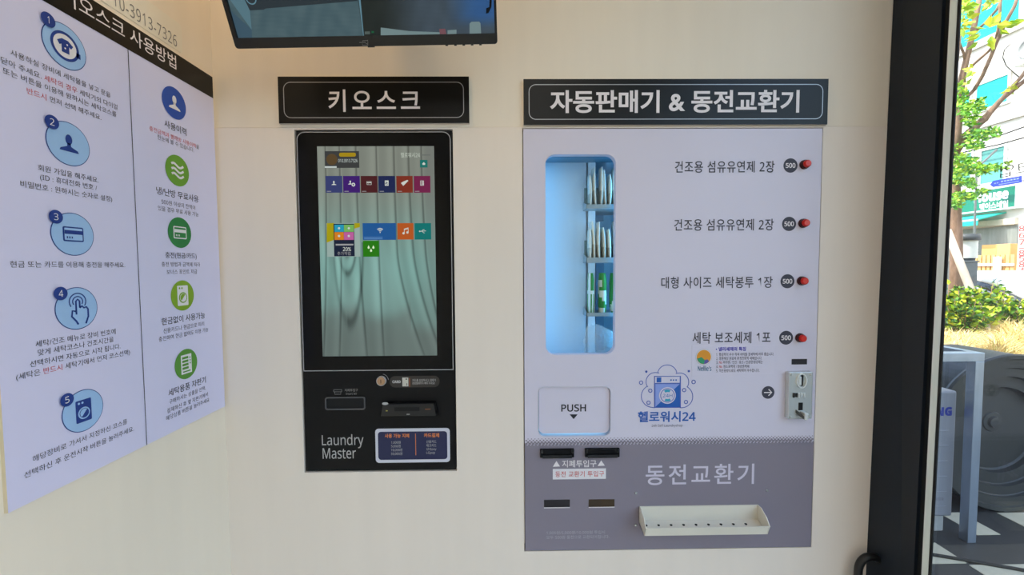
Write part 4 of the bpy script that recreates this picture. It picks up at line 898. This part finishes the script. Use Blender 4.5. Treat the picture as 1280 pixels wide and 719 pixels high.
# air conditioner outdoor unit
YA = onZ(1190, 646, .085).y
a = onY(1198, 489, YA); b = onY(1190, 646, YA); xr = (a.x+b.x)/2; zt, zb = a.z, b.z; xl = xr-.83
T = thing('outdoor_unit', 'pale grey air conditioner outdoor unit beside the steel stand outside', 'air conditioner', ((xl+xr)/2, YA+.15, zb))
acm = mat('unit_grey', (146, 149, 158), .45, var=.02)
MB().box((xl, YA, zb), (xr, YA+.3, zt), acm, .012, 3).build('casing', T)
AF = Frame((0, YA, 0), (1, 0, 0), (0, 0, 1)); s = Sheet(AF); u1 = AF.px(1190, 514)[0]; u0 = u1-(AF.px(1190, 514)[0]-AF.px(1171, 514)[0])*3.62
s.text('SAMSUNG', u0, u1, AF.px(1180, 514.5)[1], mat('ink_cobalt', (24, 48, 150), .5, var=.02), h=abs(AF.px(1180, 508.8)[1]-AF.px(1180, 520)[1]), bold=.045, space=1.08); s.build('maker_lettering', T); s = Sheet(AF)
s.tpx('INVERTER', (1158, 624.5), (1179.5, 624), mat('ink_grey', (110, 106, 120)), hpx=3.5); s.build('lettering', T)
for y in (538.5, 557.5, 576.6, 595.7, 614.8, 633): z = AF.px(1178, y)[1]; MB().box((xr-.16, YA-.003, z-.003), (xr-.04, YA, z+.003), acm, .001).build('rib', T)
m = MB(); c = Vector((xl+.29, YA, (zt+zb)/2))
for r in (.06, .11, .16, .21, .25): m.tube([c+Vector((r*math.cos(t), -.012, r*math.sin(t))) for t in [2*math.pi*i/32 for i in range(33)]], .003, mat('grille_dark', (70, 72, 76), .5, var=.03), 6)
for t in range(0, 180, 30): t = math.radians(t); d = Vector((math.cos(t), 0, math.sin(t)))*.25; m.tube([c-d+Vector((0, -.012, 0)), c+d+Vector((0, -.012, 0))], .003, mat('grille_dark', (70, 72, 76)), 6)
m.cyl(c, c+Vector((0, -.001, 0)), .26, .26, mat('fan_black', (30, 30, 32), .6, var=.03), 40); m.build('fan_grille', T)
for x in (onY(1172.5, 660, YA).x, xl+.12):
    o = MB().box((x-.04, YA+.01, 0), (x+.04, YA+.29, zb), mat('block_concrete', (176, 178, 178), .85, var=.06, scale=30), .006).build('support_block')
    tag(o, 'grey block under the air conditioner unit, nearest the steel post' if x > xl+.3 else 'grey block under the far end of the air conditioner unit', 'block', 'blocks under the outdoor unit')
# galvanised stand
YS = onZ(1215, 679, 0).y; gal = mat('galvanised', (168, 180, 196), .38, metal=.75, var=.12, scale=14, stretch=(1, 1, .3))
w = .044; xR = onY(1228.5, 500, YS).x; zT = onY(1225, 441.3, YS).z; xL = xR-1.05; yD = YS+.42
T = thing('steel_stand', 'galvanised square tube steel stand around the outdoor unit', 'stand', ((xL+xR)/2, YS+.2, 0))
for x in (xL, xR-w):
    for y in (YS, yD): MB().box((x, y, 0), (x+w, y+w, zT-w), gal, .002).build('post', T)
for y in (YS, yD): MB().box((xL, y, zT-w), (xR, y+w, zT), gal, .002).build('top_rail', T)
for x in (xL, xR-w): MB().box((x, YS+w, zT-w), (x+w, yD, zT), gal, .002).build('side_rail', T)
# big round tub lying on its side
YT = onZ(1265, 641, 0).y; c = onY(1266, 543, YT); R = c.z; tubm = mat('tub_grey', (54, 56, 55), .45, spec=.4, var=.08, scale=6)
T = thing('round_tub', 'large dark grey round tub lying on its side beyond the steel stand', 'tub', (c.x, YT+.2, 0))
MB().lathe(c, (0, 1, 0), [(0, .10), (.53*R, .10), (.55*R, .092), (.555*R, .062), (.69*R, .062), (.70*R, .056), (.705*R, .034), (.81*R, .034), (.82*R, .03), (.825*R, .014), (.93*R, .014), (.94*R, 0), (.985*R, 0), (R, .012), (R*.985, .03), (.985*R, .36), (.96*R, .4), (0, .4)], tubm, 96, False).build('body', T)
hc = Vector((onY(1240, 527, YT+.10).x, YT+.10, onY(1240, 527, YT+.10).z))
MB().lathe(hc, (0, -1, 0), [(.06, 0), (.056, .006), (.036, .008), (.03, .02), (.016, .022), (0, .022)], tubm, 40, False).build('hub', T)
o = MB().tube([onZ(x, y, .009) for x, y in ((1150, 691), (1163, 693), (1200, 699), (1240, 706), (1280, 713), (1320, 722))], .008, groove_m, 8).build('ground_cable'); tag(o, 'thin black cable lying across the dark paving outside the glass', 'cable')

# ------------------------------------------------------------------ planting
leaf_ms = [mat('leaf_bright', (150, 186, 30), .5, var=.15), mat('leaf_lime', (196, 206, 36), .5, var=.1), mat('leaf_mid', (88, 138, 34), .5, var=.15), mat('leaf_deep', (52, 96, 36), .55, var=.15)]
tleaf_ms = [mat('tree_leaf_a', (128, 188, 40), .5, var=.12), mat('tree_leaf_b', (92, 160, 38), .5, var=.12), mat('tree_leaf_c', (58, 116, 40), .55, var=.12), mat('tree_leaf_d', (170, 205, 60), .5, var=.1)]
bark = mat('bark', (132, 106, 88), .9, var=.25, scale=18, bump=.5, stretch=(1, 1, .3))
def leaf(mb, p, d, size, m, rnd):
    d = Vector(d).normalized(); s_ = d.cross(Vector((rnd.uniform(-1, 1), rnd.uniform(-1, 1), rnd.uniform(-.2, 1)))).normalized(); nrm = d.cross(s_)
    w_ = size*.32; k = mb.mi(m)
    V = [p, p+d*size*.4+s_*w_+nrm*size*.08, p+d*size, p+d*size*.4-s_*w_+nrm*size*.08, p+d*size*.5]
    vs = [mb.bm.verts.new(v) for v in V]
    for t in ((0, 1, 4), (1, 2, 4), (2, 3, 4), (3, 0, 4)): mb.bm.faces.new([vs[i] for i in t]).material_index = k
def shrub(x, y, h, w_, n, seed, label, dens=26):
    rnd = random.Random(seed); T = thing('shrub', label, 'shrub', (x, y, 0), 'shrubs in the planting bed'); st = MB(); fo = MB()
    for i in range(n):
        a = rnd.uniform(0, 6.28); r = w_*math.sqrt(rnd.random()); hh = h*rnd.uniform(.6, 1.05)*(1-.35*(r/w_)**2)
        b0 = Vector((x+.3*r*math.cos(a), y+.3*r*math.sin(a), 0)); t0 = Vector((x+r*math.cos(a), y+r*math.sin(a), hh)); mid = (b0+t0)/2+Vector((0, 0, .1*hh))
        st.tube([b0, mid, t0], [.012, .008, .004], mat('twig', (140, 112, 80), .9, var=.1), 5)
        for j in range(dens):
            t = rnd.uniform(.25, 1.02); p = b0.lerp(mid, t*2) if t < .5 else mid.lerp(t0, t*2-1)
            leaf(fo, p, (rnd.uniform(-1, 1), rnd.uniform(-1, 1), rnd.uniform(-.2, .9)), rnd.uniform(.07, .13), rnd.choice(leaf_ms if t > .5 else leaf_ms[:1]+leaf_ms[2:]), rnd)
    st.build('stem', T, fix=False); fo.build('foliage', T, fix=False)
def bed(px, D): p = atD(px, 400, D); return p.x, p.y
for i, (px, D, h, w_, n, lab) in enumerate(((1184, 8.0, 1.08, .5, 44, 'bright green shrub beside the tree trunk, hugging the door edge'), (1203, 7.7, 1.0, .42, 40, 'bright green shrub in front of the leaning timber brace'), (1229, 8.0, 1.1, .42, 30, 'loose green shrub between the brace and the parked car door'), (1251, 8.2, 1.12, .36, 14, 'sparse tall green shrub in front of the parked car'), (1277, 8.0, .84, .4, 20, 'low green shrub at the edge of the dry grass'))):
    x, y = bed(px, D); shrub(x, y, h, w_, n, 20+i, lab)
# dry grass
rnd = random.Random(4); gm = [mat('straw_a', (222, 196, 132), .9, var=.08), mat('straw_b', (196, 160, 96), .9, var=.08), mat('straw_c', (178, 170, 90), .9, var=.08), mat('straw_d', (236, 218, 168), .9, var=.05)]
g_ = MB()
for i in range(15000):
    px = rnd.uniform(1165, 1320); D = 5.45+3.1*rnd.random()**1.2; p = atD(px, 400, D); x, y = p.x, p.y
    if x < 5.78 or x > 9.2: continue
    clump = .5+.5*math.sin(x*7+2*math.sin(y*5)); h = rnd.uniform(.08, .28)*(.5+clump)*(1.3 if px > 1240 else .9); a = rnd.gauss(0 if px > 1240 else .9, .9); lx = rnd.gauss(0, .12)+(.15 if px < 1240 else .02); ly = rnd.gauss(0, .12)
    w_ = .007; k = g_.mi(gm[0] if rnd.random() < .45 else rnd.choice(gm)); ax = Vector((-.6, .7, 0))
    b0 = Vector((x, y, -.005)); m_ = b0+Vector((lx*.4, ly*.4, h*.7)); t_ = b0+Vector((lx*1.6, ly*1.6, h))
    vs = [g_.bm.verts.new(v) for v in (b0-ax*w_, b0+ax*w_, m_+ax*w_*.7, m_-ax*w_*.7, t_)]
    g_.bm.faces.new([vs[0], vs[1], vs[2], vs[3]]).material_index = k; g_.bm.faces.new([vs[3], vs[2], vs[4]]).material_index = k
o = g_.build('dry_grass', fix=False); tag(o, 'dry straw coloured grass covering the planting bed', 'grass', kind='stuff')

# tree
DT = 8.5
tp = lambda x, y, d=DT: atD(x, y, d)
base = tp(1195.5, 372); base = Vector((base.x, base.y, 0))
T = thing('street_tree', 'street tree with bare brown branches and bright leaves behind the glass', 'tree', tuple(base))
def px_tube(mb, L_, m, n=10):   # L_: (px, py, px width [, depth])
    mb.tube([tp(q[0], q[1], q[3] if len(q) > 3 else DT) for q in L_], [q[2]/FPX*(q[3] if len(q) > 3 else DT)/2 for q in L_], m, n); return mb
tm = MB(); tr0 = [base]+[tp(x, y) for x, y in ((1195.5, 330), (1195, 290), (1194, 250), (1193, 215), (1192.5, 190))]; tm.tube(tr0, [.105, .1, .095, .088, .08, .08], bark, 14)
tm.build('trunk', T)
br = [[(1192.5, 195, 11), (1196, 165, 9), (1199, 130, 8), (1203, 95, 7), (1209, 70, 6), (1214, 50, 6), (1219, 25, 6), (1226, -10, 5)],
      [(1193, 190, 11), (1205, 172, 10), (1220, 158, 9, 8.4), (1236, 142, 7, 8.3), (1250, 126, 6, 8.2), (1264, 114, 6, 8.1), (1282, 100, 5, 8.0), (1300, 86, 4, 7.9)],
      [(1196, 180, 7), (1214, 163, 6, 8.4), (1232, 150, 5, 8.3), (1246, 130, 4, 8.2), (1262, 112, 4, 8.1), (1276, 97, 4, 8.0), (1290, 78, 4, 7.9)],
      [(1195, 135, 4), (1208, 122, 4), (1218, 112, 4), (1228, 95, 4, 8.3), (1238, 72, 4, 8.2), (1246, 52, 4, 8.1), (1256, 30, 4, 8.0), (1268, 8, 3.5, 7.9), (1275, -12, 3, 7.9)],
      [(1209, 88, 3.2), (1222, 76, 3.2, 8.4), (1236, 64, 3, 8.3), (1244, 54, 3, 8.2), (1249, 30, 3, 8.1), (1251, -10, 3, 8.0)],
      [(1207, 82, 3), (1205, 68, 2.6), (1200, 55, 2.4), (1196, 45, 2)], [(1219, 40, 3), (1232, 28, 3, 8.4), (1246, 12, 3, 8.3), (1254, -5, 2.5, 8.2)], [(1197, 150, 3.5), (1194, 120, 3.5), (1196, 80, 3), (1201, 40, 2.5)]]
for L_ in br: px_tube(MB(), L_, bark, 8).build('branch', T)
rnd = random.Random(11); fo = MB()
def blob(px, py, sx, sy_, n, ms, size, d=DT, flat=.7):
    for i in range(n):
        r = math.sqrt(rnd.random()); a = rnd.uniform(0, 6.28); p = tp(px+sx*r*math.cos(a), py+sy_*r*math.sin(a), d+rnd.gauss(0, .25))
        leaf(fo, p, (rnd.uniform(-1, 1), rnd.uniform(-1, 1), rnd.uniform(-.8, .5)), rnd.uniform(.6, 1.2)*size, rnd.choice(ms), rnd)
for q in ((1203, 130, 13, 12, 170), (1214, 140, 12, 10, 170), (1226, 130, 8, 8, 70), (1212, 152, 10, 6, 80), (1226, 168, 19, 6, 200), (1240, 164, 10, 4, 80), (1216, 180, 13, 8, 150), (1202, 203, 12, 12, 230), (1213, 208, 12, 11, 210), (1226, 212, 12, 6, 130), (1243, 209, 14, 3.5, 90), (1257, 203, 5, 2, 14), (1196, 222, 9, 9, 150), (1213, 228, 10, 6, 120), (1201, 245, 12, 6, 170), (1216, 245, 10, 4, 90), (1229, 238, 7, 4, 40), (1195, 256, 7, 4, 60), (1190, 185, 6, 8, 50), (1195, 110, 9, 8, 50)):
    blob(*q[:5], tleaf_ms, .085, DT-.35)
for q in ((1204, 18, 10, 14, 40), (1208, 8, 14, 8, 34), (1200, 36, 6, 8, 18), (1237, 2, 6, 5, 18), (1206, 108, 6, 10, 16), (1262, 112, 5, 4, 12), (1216, 87, 4, 4, 8)):
    blob(*q[:5], [leaf_ms[1], leaf_ms[0], tleaf_ms[3]], .16, DT-.3)
for px, py, dx, dz_, sz in ((1237, 33, .3, .4, .24), (1237, 33, .1, 1, .2), (1238, 50, .1, -.5, .22), (1228, 42, -1, -.3, .24), (1225, 38, -1, .1, .22), (1232, 36, -.6, .4, .2), (1246, 32, 1, -.2, .2), (1256, 35, 1, .2, .22), (1262, 30, 1, .1, .2), (1240, 46, .2, -1, .22), (1222, 52, -.8, -.6, .18), (1250, 36, .6, -.6, .18)):
    for k_ in range(2): leaf(fo, tp(px+rnd.uniform(-2, 2), py+rnd.uniform(-2, 2), 8.0), (dx*.8+rnd.uniform(-.1, .1), -dx*.6, dz_), sz, rnd.choice([leaf_ms[1], leaf_ms[1], leaf_ms[0]]), rnd)
fo.build('foliage', T, fix=False)
# timber brace
b0 = tp(1184, 288, 8.3); b1 = tp(1225, 392, 7.85); bm_ = MB().tube([b0, b0.lerp(b1, .5), b1, b1+(b1-b0)*(b1.z/(b0.z-b1.z))], .062, mat('timber_pale', (188, 174, 160), .8, var=.1, scale=12, stretch=(1, 1, .2)), 12); o = bm_.build('timber_brace'); tag(o, 'pale timber brace leaning against the street tree', 'timber brace')
# lantern shaped bollard and bent pole beyond the bed
DL = 9.1
T = thing('street_lantern', 'dark capped lantern with a ribbed pale middle behind the timber brace', 'lamp', tuple(Vector((tp(1208, 340, DL).x, tp(1208, 340, DL).y, 0))))
lx = lambda x, y: tp(x, y, DL); pxm = DL/FPX; c0 = lx(1207.5, 300); dkm = mat('lantern_dark', (74, 78, 80), .5, var=.05)
MB().cyl((c0.x, c0.y, lx(1207, 301).z), (c0.x, c0.y, lx(1207, 293).z), 13.5*pxm, 12.5*pxm, dkm, 32).build('cap', T)
zz0, zz1 = lx(1207, 323).z, lx(1207, 301).z
MB().lathe((c0.x, c0.y, zz0), (0, 0, 1), [(10.5*pxm+(.4*pxm if i % 2 else 0), (zz1-zz0)*i/12) for i in range(13)], mat('lantern_pale', (206, 208, 200), .5, var=.03), 32).build('ribbed_shade', T)
MB().cyl((c0.x, c0.y, lx(1207, 346).z), (c0.x, c0.y, zz0), 8*pxm, 9*pxm, dkm, 28).cyl((c0.x, c0.y, 0), (c0.x, c0.y, lx(1207, 346).z), 5*pxm, 5*pxm, dkm, 20).build('base', T)
q0 = tp(1217.5, 380, 9.2); pts = [Vector((q0.x, q0.y, 0))]+[tp(x, y, 9.2) for x, y in ((1217, 330), (1219, 260), (1220.7, 213), (1223, 208), (1233, 199), (1246, 187))]
o = MB().tube(pts, .02, mat('pole_grey', (120, 124, 122), .5, metal=.4, var=.05), 10).build('bent_pole'); tag(o, 'thin bent grey metal pole in front of the green shop sign', 'pole')
c0 = Vector((tp(1199, 350, 9.0).x, tp(1199, 350, 9.0).y, 0)); zt = tp(1199, 328, 9.0).z; T = thing('utility_box', 'dark grey roadside utility box behind the timber brace and shrubs', 'utility box', tuple(c0))
MB().box((c0.x-.2, c0.y-.15, 0), (c0.x+.22, c0.y+.2, zt), mat('utility_grey', (98, 104, 106), .6, var=.05), .01).build('cabinet', T); MB().box((c0.x-.22, c0.y-.17, zt), (c0.x+.24, c0.y+.22, zt+.03), mat('utility_grey', (98, 104, 106)), .008).build('lid', T)

# parked car along the street
CX0, CX1 = 10.2, 11.95
CT = [(1186, 341), (1200, 338.5), (1216, 338.5), (1240, 345), (1262, 354), (1284, 364.5), (1310, 378), (1345, 388)]
CP = [onX(px, py, CX0+.15) for px, py in CT]; CP.sort(key=lambda p: -p.y)
ya, yb = CP[0].y+.45, CP[-1].y-.25
T = thing('car', 'grey car parked at the street edge behind the shrubs', 'car', ((CX0+CX1)/2, (ya+yb)/2, -.05)); hw = (CX1-CX0)/2
def loft(secs, m):
    b = MB(); k = b.mi(m); R_ = []; cx = (CX0+CX1)/2
    for y, w0, w1, z0_, z1_ in secs:
        rg = [(-w0, z0_), (-(w0+w1)/2-.02, (z0_+z1_)/2), (-w1, z1_-.03), (-w1+.05, z1_), (w1-.05, z1_), (w1, z1_-.03), ((w0+w1)/2+.02, (z0_+z1_)/2), (w0, z0_)]
        R_.append([b.bm.verts.new((cx+x, y, z)) for x, z in rg])
    for A_, B_ in zip(R_, R_[1:]):
        for i in range(8): f = b.bm.faces.new([A_[i], A_[(i+1) % 8], B_[(i+1) % 8], B_[i]]); f.smooth = True
    b.bm.faces.new(R_[0][::-1]); b.bm.faces.new(R_[-1]); return b
carp = mat('car_grey', (186, 184, 190), .3, metal=.1, coat=.5, var=.02)
zt = lambda p: p.z
loft([(ya, hw*.86, hw*.84, .3, .85)]+[(p.y, hw, hw*.96, .2, zt(p)-.27) for p in CP[:-2]]+[(p.y, hw*.97, hw*.94, .2, zt(p)-.06) for p in CP[-2:]]+[(yb, hw*.86, hw*.8, .3, .45)], carp).build('body', T)
loft([(ya-.06, hw*.8, hw*.8, .8, .88)]+[(p.y, hw*.955, hw*.90, zt(p)-.30, zt(p)-.15) for p in CP[:-2]], mat('car_glass', (52, 58, 60), .15, spec=.8, var=.03)).build('window_band', T)
loft([(p.y, hw*.90, hw*.78, zt(p)-.17, zt(p)) for p in CP[:-2]]+[(CP[-2].y, hw*.94, hw*.9, zt(CP[-2])-.1, zt(CP[-2])-.02)], mat('car_roof_sunlit', (236, 236, 238), .25, coat=.8, var=.02)).build('roof', T)  # roof whiter than the body: sun and sky glare put into the colour
for y in (ya-.75, yb+.8):
    for x in (CX0+.08, CX1-.08): MB().cyl((x-.09, y, .27), (x+.09, y, .27), .32, .32, groove_m, 28).cyl((x-.1, y, .27), (x+.1, y, .27), .19, .19, silver_m, 20).build('wheel', T)

# ------------------------------------------------------------------ building across the street
XB = 16.0
FB = Frame((XB, 0, 0), (0, -1, 0), (0, 0, 1))
T = thing('building', 'white rendered building with teal windows across the street', 'building', (XB+2, 10, 0))
MB().box((XB, -4, -.1), (XB+5, 34, 14), mat('white_render', (208, 203, 194), .85, var=.03, scale=2)).build('wall', T)
def win(px_pts, cm, fm='frame_pale', d=.06):
    P = [FB.px(*p) for p in px_pts]; u0 = (P[0][0]+P[3][0])/2; u1 = (P[1][0]+P[2][0])/2; v1 = (P[0][1]+P[1][1])/2; v0 = (P[2][1]+P[3][1])/2
    u0, u1 = min(u0, u1), max(u0, u1)
    w_ = plate(FB, [(u0-.08, v0-.08), (u1+.08, v0-.08), (u1+.08, v1+.08), (u0-.08, v1+.08)], [[(u0, v0), (u1, v0), (u1, v1), (u0, v1)]], -.02, .05, mat('frame_pale', (206, 206, 200), .6, var=.02), 'window', T)
    plate(FB, [(u0, v0), (u1, v0), (u1, v1), (u0, v1)], [], 0, .02, cm, 'pane', w_)
tg = mat('pane_turquoise', (24, 176, 172), .25, var=.04, scale=2); tg2 = mat('pane_sea', (84, 150, 142), .25, var=.05, scale=2)
win(((1222, 108), (1261.5, 93), (1260.5, 128), (1222, 137)), tg)
win(((1228, 190), (1256.5, 182), (1255.5, 226), (1227, 230)), tg2)
win(((1196, 196), (1215, 190), (1215, 228), (1196, 231)), tg2)
win(((1150, 30), (1277, -40), (1276, 26), (1150, 88)), tg)
win(((1196, 118), (1213, 112), (1213, 140), (1196, 145)), tg)
for pa_, pb__, th_ in (((1180, 77), (1290, 24), .12), ((1180, 178), (1290, 133), .05)):
    A_, B_ = FB.px(*pa_), FB.px(*pb__); v = (A_[1]+B_[1])/2; MB().box((XB-.08, -34, v-th_), (XB, 4, v+th_), mat('moulding_grey', (190, 188, 182), .8, var=.03)).build('moulding', T) if False else plate(FB, [(-34, v-th_), (4, v-th_), (4, v+th_), (-34, v+th_)], [], 0, .08, mat('moulding_grey', (190, 188, 182), .8, var=.03), 'moulding', T)
# shop window, lintel, rail
fl_ = lambda pts: [FB.px(*p) for p in pts]
def fpl(pts, h0, h1, m, name, par):
    P = fl_(pts); u = [p[0] for p in P]; v = [p[1] for p in P]; u0, u1, v0, v1 = min(u), max(u), (P[2][1]+P[3][1])/2, (P[0][1]+P[1][1])/2
    return plate(FB, [(u0, v0), (u1, v0), (u1, v1), (u0, v1)], [], h0, h1, m, name, par)
fpl(((1170, 281), (1273, 274), (1273, 281), (1170, 288)), 0, .12, mat('lintel_beige', (206, 196, 176), .8, var=.03), 'lintel', T)
fpl(((1170, 290), (1270, 282), (1270, 346), (1170, 356)), 0, .03, mat('shop_window', (128, 132, 128), .3, var=.18, scale=3, stretch=(1, 3, .2)), 'shop_window', T)
# green shop sign
SG = Frame((XB-.25, 0, 0), (0, -1, 0), (0, 0, 1)); P = [SG.px(*q) for q in ((1170, 246), (1272, 229.8), (1270.6, 259.5), (1170, 272))]; v0, v1 = (P[2][1]+P[3][1])/2, (P[0][1]+P[1][1])/2; u0, u1 = P[0][0], (P[1][0]+P[2][0])/2
T2 = thing('shop_sign', 'long green shop sign with white lettering across the street', 'sign', (XB, -(u0+u1)/2, v0))
plate(FB, [(u0, v0), (u1, v0), (u1, v1), (u0, v1)], [], 0, .25, mat('sign_green', (12, 116, 92), .5, var=.03), 'panel', T2, edge=mat('sign_white_edge', (220, 232, 228), .5, var=.01))
SG = Frame((XB-.25, 0, 0), (0, -1, 0), (0, 0, 1)); s = Sheet(SG, .004); s.rring(u0, u1, v0, v1, .02, .05, mat('sign_white_edge', (220, 232, 228)))
s.STEP = .004
s.tpx('House', (1218, 247.5), (1261, 242.2), white_m, hpx=13, lay=1, bold=.035); s.tpx('페이스네일', (1224, 258.3), (1260.5, 255), white_m, hpx=8.5, lay=1, bold=.03); s.tpx('Face Nail', (1176, 252), (1207, 249), white_m, hpx=10, lay=1, bold=.03) if False else None
s.build('lettering', T2)
# awning
P = fl_(((1170, 274), (1258, 265.5), (1250, 276), (1170, 286)))
ya_, yb_ = -P[0][0], -P[1][0]; za = (P[0][1]+P[1][1])/2
T3 = thing('awning', 'teal shop awning with a white edge just below the green sign', 'awning', (XB, (ya_+yb_)/2, za-.35))
m = MB(); tealm = mat('awning_teal', (30, 178, 158), .6, var=.03); wh = mat('awning_white', (226, 240, 236), .6, var=.02)
m.prism([(XB, ya_, za), (XB-.9, ya_, za-.22), (XB-.9, ya_, za-.26), (XB, ya_, za-.04)], (0, yb_-ya_, 0), tealm).build('canopy', T3)
MB().box((XB-.92, min(ya_, yb_), za-.42), (XB-.9, max(ya_, yb_), za-.26), tealm).build('valance', T3); MB().box((XB-.925, min(ya_, yb_), za-.27), (XB-.895, max(ya_, yb_), za-.22), wh).build('edge_strip', T3)
# wooden fence in front of the shop
XFN = XB-.5; FN = Frame((XFN, 0, 0), (0, -1, 0), (0, 0, 1)); P0, P1 = FN.px(1186, 321), FN.px(1269, 317); uu0, uu1 = P0[0], P1[0]; ztop = (P0[1]+P1[1])/2
T4 = thing('wooden_fence', 'light wooden slat fence with a white rail in front of the shop', 'fence', (XFN, -(uu0+uu1)/2, -.05)); n = 15
wd = mat('fence_wood', (214, 170, 108), .7, var=.12, scale=8)
for i in range(n):
    u = uu0+(uu1-uu0)*(i+.5)/n; plate(FN, [(u-.36*(uu1-uu0)/n, 0), (u+.36*(uu1-uu0)/n, 0), (u+.36*(uu1-uu0)/n, ztop), (u-.36*(uu1-uu0)/n, ztop)], [], -.03, 0, wd, 'plank', T4)
wrl = mat('rail_cream', (228, 224, 214), .6, var=.02); zrl = FN.px(1230, 331)[1]
plate(FN, [(uu0, zrl-.04), (uu1, zrl-.04), (uu1, zrl+.04), (uu0, zrl+.04)], [], .002, .05, wrl, 'rail', T4)
for px in (1250, 1200): u = FN.px(px, 333)[0]; plate(FN, [(u-.09, -.05), (u+.09, -.05), (u+.09, zrl+.25), (u-.09, zrl+.25)], [], .052, .12, wrl, 'post', T4)
# crates behind the fence
for i, (xa, xb_, ya, yb__, c, lab) in enumerate(((1231, 1250, 306, 318, (216, 164, 96), 'tan cardboard box behind the wooden fence, beneath the shop window'), (1250, 1267, 305, 318, (222, 174, 108), 'tan cardboard box behind the wooden fence, nearest the banner'))):
    P = [onX(xa, ya, XB-.3), onX(xb_, ya, XB-.3)]; o = MB().box((XB-.40, P[1].y, -.05), (XB-.13, P[0].y, (P[0].z+P[1].z)/2), mat('card_tan_%d' % i, c, .8, var=.05), .01).build('cardboard_box'); tag(o, lab, 'box')
# vertical banner with red digits
XBN = XB-.7; BN = Frame((XBN, 0, 0), (0, -1, 0), (0, 0, 1)); a = BN.px(1272, 310); b = BN.px(1288, 310); zt = BN.px(1276, 269)[1]
T5 = thing('banner', 'white vertical banner with red digits beside the wooden fence', 'banner', (XBN, -(a[0]+b[0])/2, -.05))
plate(BN, [(a[0], .2), (b[0], .2), (b[0], zt), (a[0], zt)], [], -.01, 0, mat('banner_white', (206, 206, 200), .7, var=.03), 'cloth', T5)
s = Sheet(BN, .003); ru = mat('digit_red', (214, 70, 66), .6, var=.02)
for i, ch_ in enumerate('867-8584'):
    yy = (286, 294.5, 303, 311, 316.5, 323.5, 331, 338.5)[i]; p0, p1 = BN.px(1273.5, yy), BN.px(1281, yy-.5)
    s.text(ch_, p0[0], p1[0], (p0[1]+p1[1])/2, ru, h=.17 if ch_ != '-' else .03, bold=.02)
s.build('digits', T5)
u = (a[0]+b[0])/2; MB().tube([(XBN+.02, -b[0], -.05), (XBN+.02, -b[0], zt+.1)], .02, silver_m, 8).build('pole', T5)
# blue street sign on a bracket
XSS = XB-.6; SS = Frame((XSS, 0, 0), (0, -1, 0), (0, 0, 1)); P = [SS.px(*p) for p in ((1237.7, 225.6), (1241.5, 221.8), (1276.5, 219.8), (1276.5, 228.3), (1241.5, 230))]
vm = (P[2][1]+P[3][1])/2; hh = (P[2][1]-P[3][1])/2
poly = [(P[0][0], vm), (P[1][0], vm+hh), (P[2][0], vm+hh), (P[3][0], vm-hh), (P[4][0], vm-hh)]
T6 = thing('street_sign', 'blue arrow shaped street sign just above the green shop sign', 'sign', (XSS, -(P[0][0]+P[2][0])/2, vm-hh))
plate(SS, poly, [], -.02, 0, mat('sign_blue', (30, 50, 176), .5, var=.03), 'arrow_plate', T6); s = Sheet(SS, .003)
wl2 = mat('sign_pale', (120, 136, 214), .5, var=.02); ul = P[1][0]; wu = P[2][0]-ul
[s.rect(ul+(.3+.11*q)*wu, ul+(.38+.11*q)*wu, vm+hh*.12, vm+hh*.5, wl2) for q in range(6)]; s.rect(ul+.05*wu, ul+.12*wu, vm-hh*.02, vm+hh*.22, wl2); s.rect(ul+.15*wu, ul+.2*wu, vm-hh*.02, vm+hh*.22, wl2); s.rect(ul+.22*wu, ul+.94*wu, vm-hh*.55, vm-hh*.38, wl2); s.build('print', T6)
MB().tube([(XSS+.03, -(P[2][0]-.2), vm), (XB, -(P[2][0]-.2), vm)], .03, silver_m, 8).build('bracket', T6)
# unit on the facade and cables
FU = Frame((XB-.4, 0, 0), (0, -1, 0), (0, 0, 1)); A_ = FU.px(1265.5, 60); B_ = FU.px(1300, 46); v0, v1 = FU.px(1266, 84)[1], FU.px(1266, 52)[1]
T7 = thing('facade_unit', 'white air conditioner unit hung high on the building with a round fan', 'air conditioner', (XB-.2, -(A_[0]+B_[0])/2, v0))
plate(FB, [(A_[0], v0), (B_[0], v0), (B_[0], v1), (A_[0], v1)], [], 0, .4, mat('unit_white', (218, 218, 214), .5, var=.02), 'casing', T7)
fcx, fcv = FU.px(1287, 66); fx = XB-.4
MB().lathe((fx, -fcx, (v0+v1)/2), (-1, 0, 0), [(.3, 0), (.3, .03), (.27, .03), (.26, .0), (.1, .01), (0, .01)], mat('fan_grey', (150, 152, 150), .6, var=.03), 32).build('fan', T7)
o = MB().tube([FB.P(*FB.px(x, y), .04) for x, y in ((1265, 55), (1257, 62), (1255, 72), (1259, 82), (1268, 90), (1276, 97))], .012, groove_m, 8).build('drain_hose'); tag(o, 'thin dark hose curling down from the facade air conditioner', 'hose')
for i, (pa_, pb__, lab) in enumerate((((1225, 180), (1300, 156), 'upper black overhead cable crossing the white facade'), ((1225, 188), (1300, 170), 'lower black overhead cable crossing the white facade'))):
    a = FB.P(*FB.px(*pa_), .3); b = FB.P(*FB.px(*pb__), .3); d = b-a; o = MB().tube([a-d*.6+Vector((.28, 0, 0)), a-d*.4, a, (a+b)/2-Vector((0, 0, .03)), b, b+d*.4, b+d*.5+Vector((.28, 0, 0))], .02, groove_m, 6).build('overhead_cable'); tag(o, lab, 'cable')
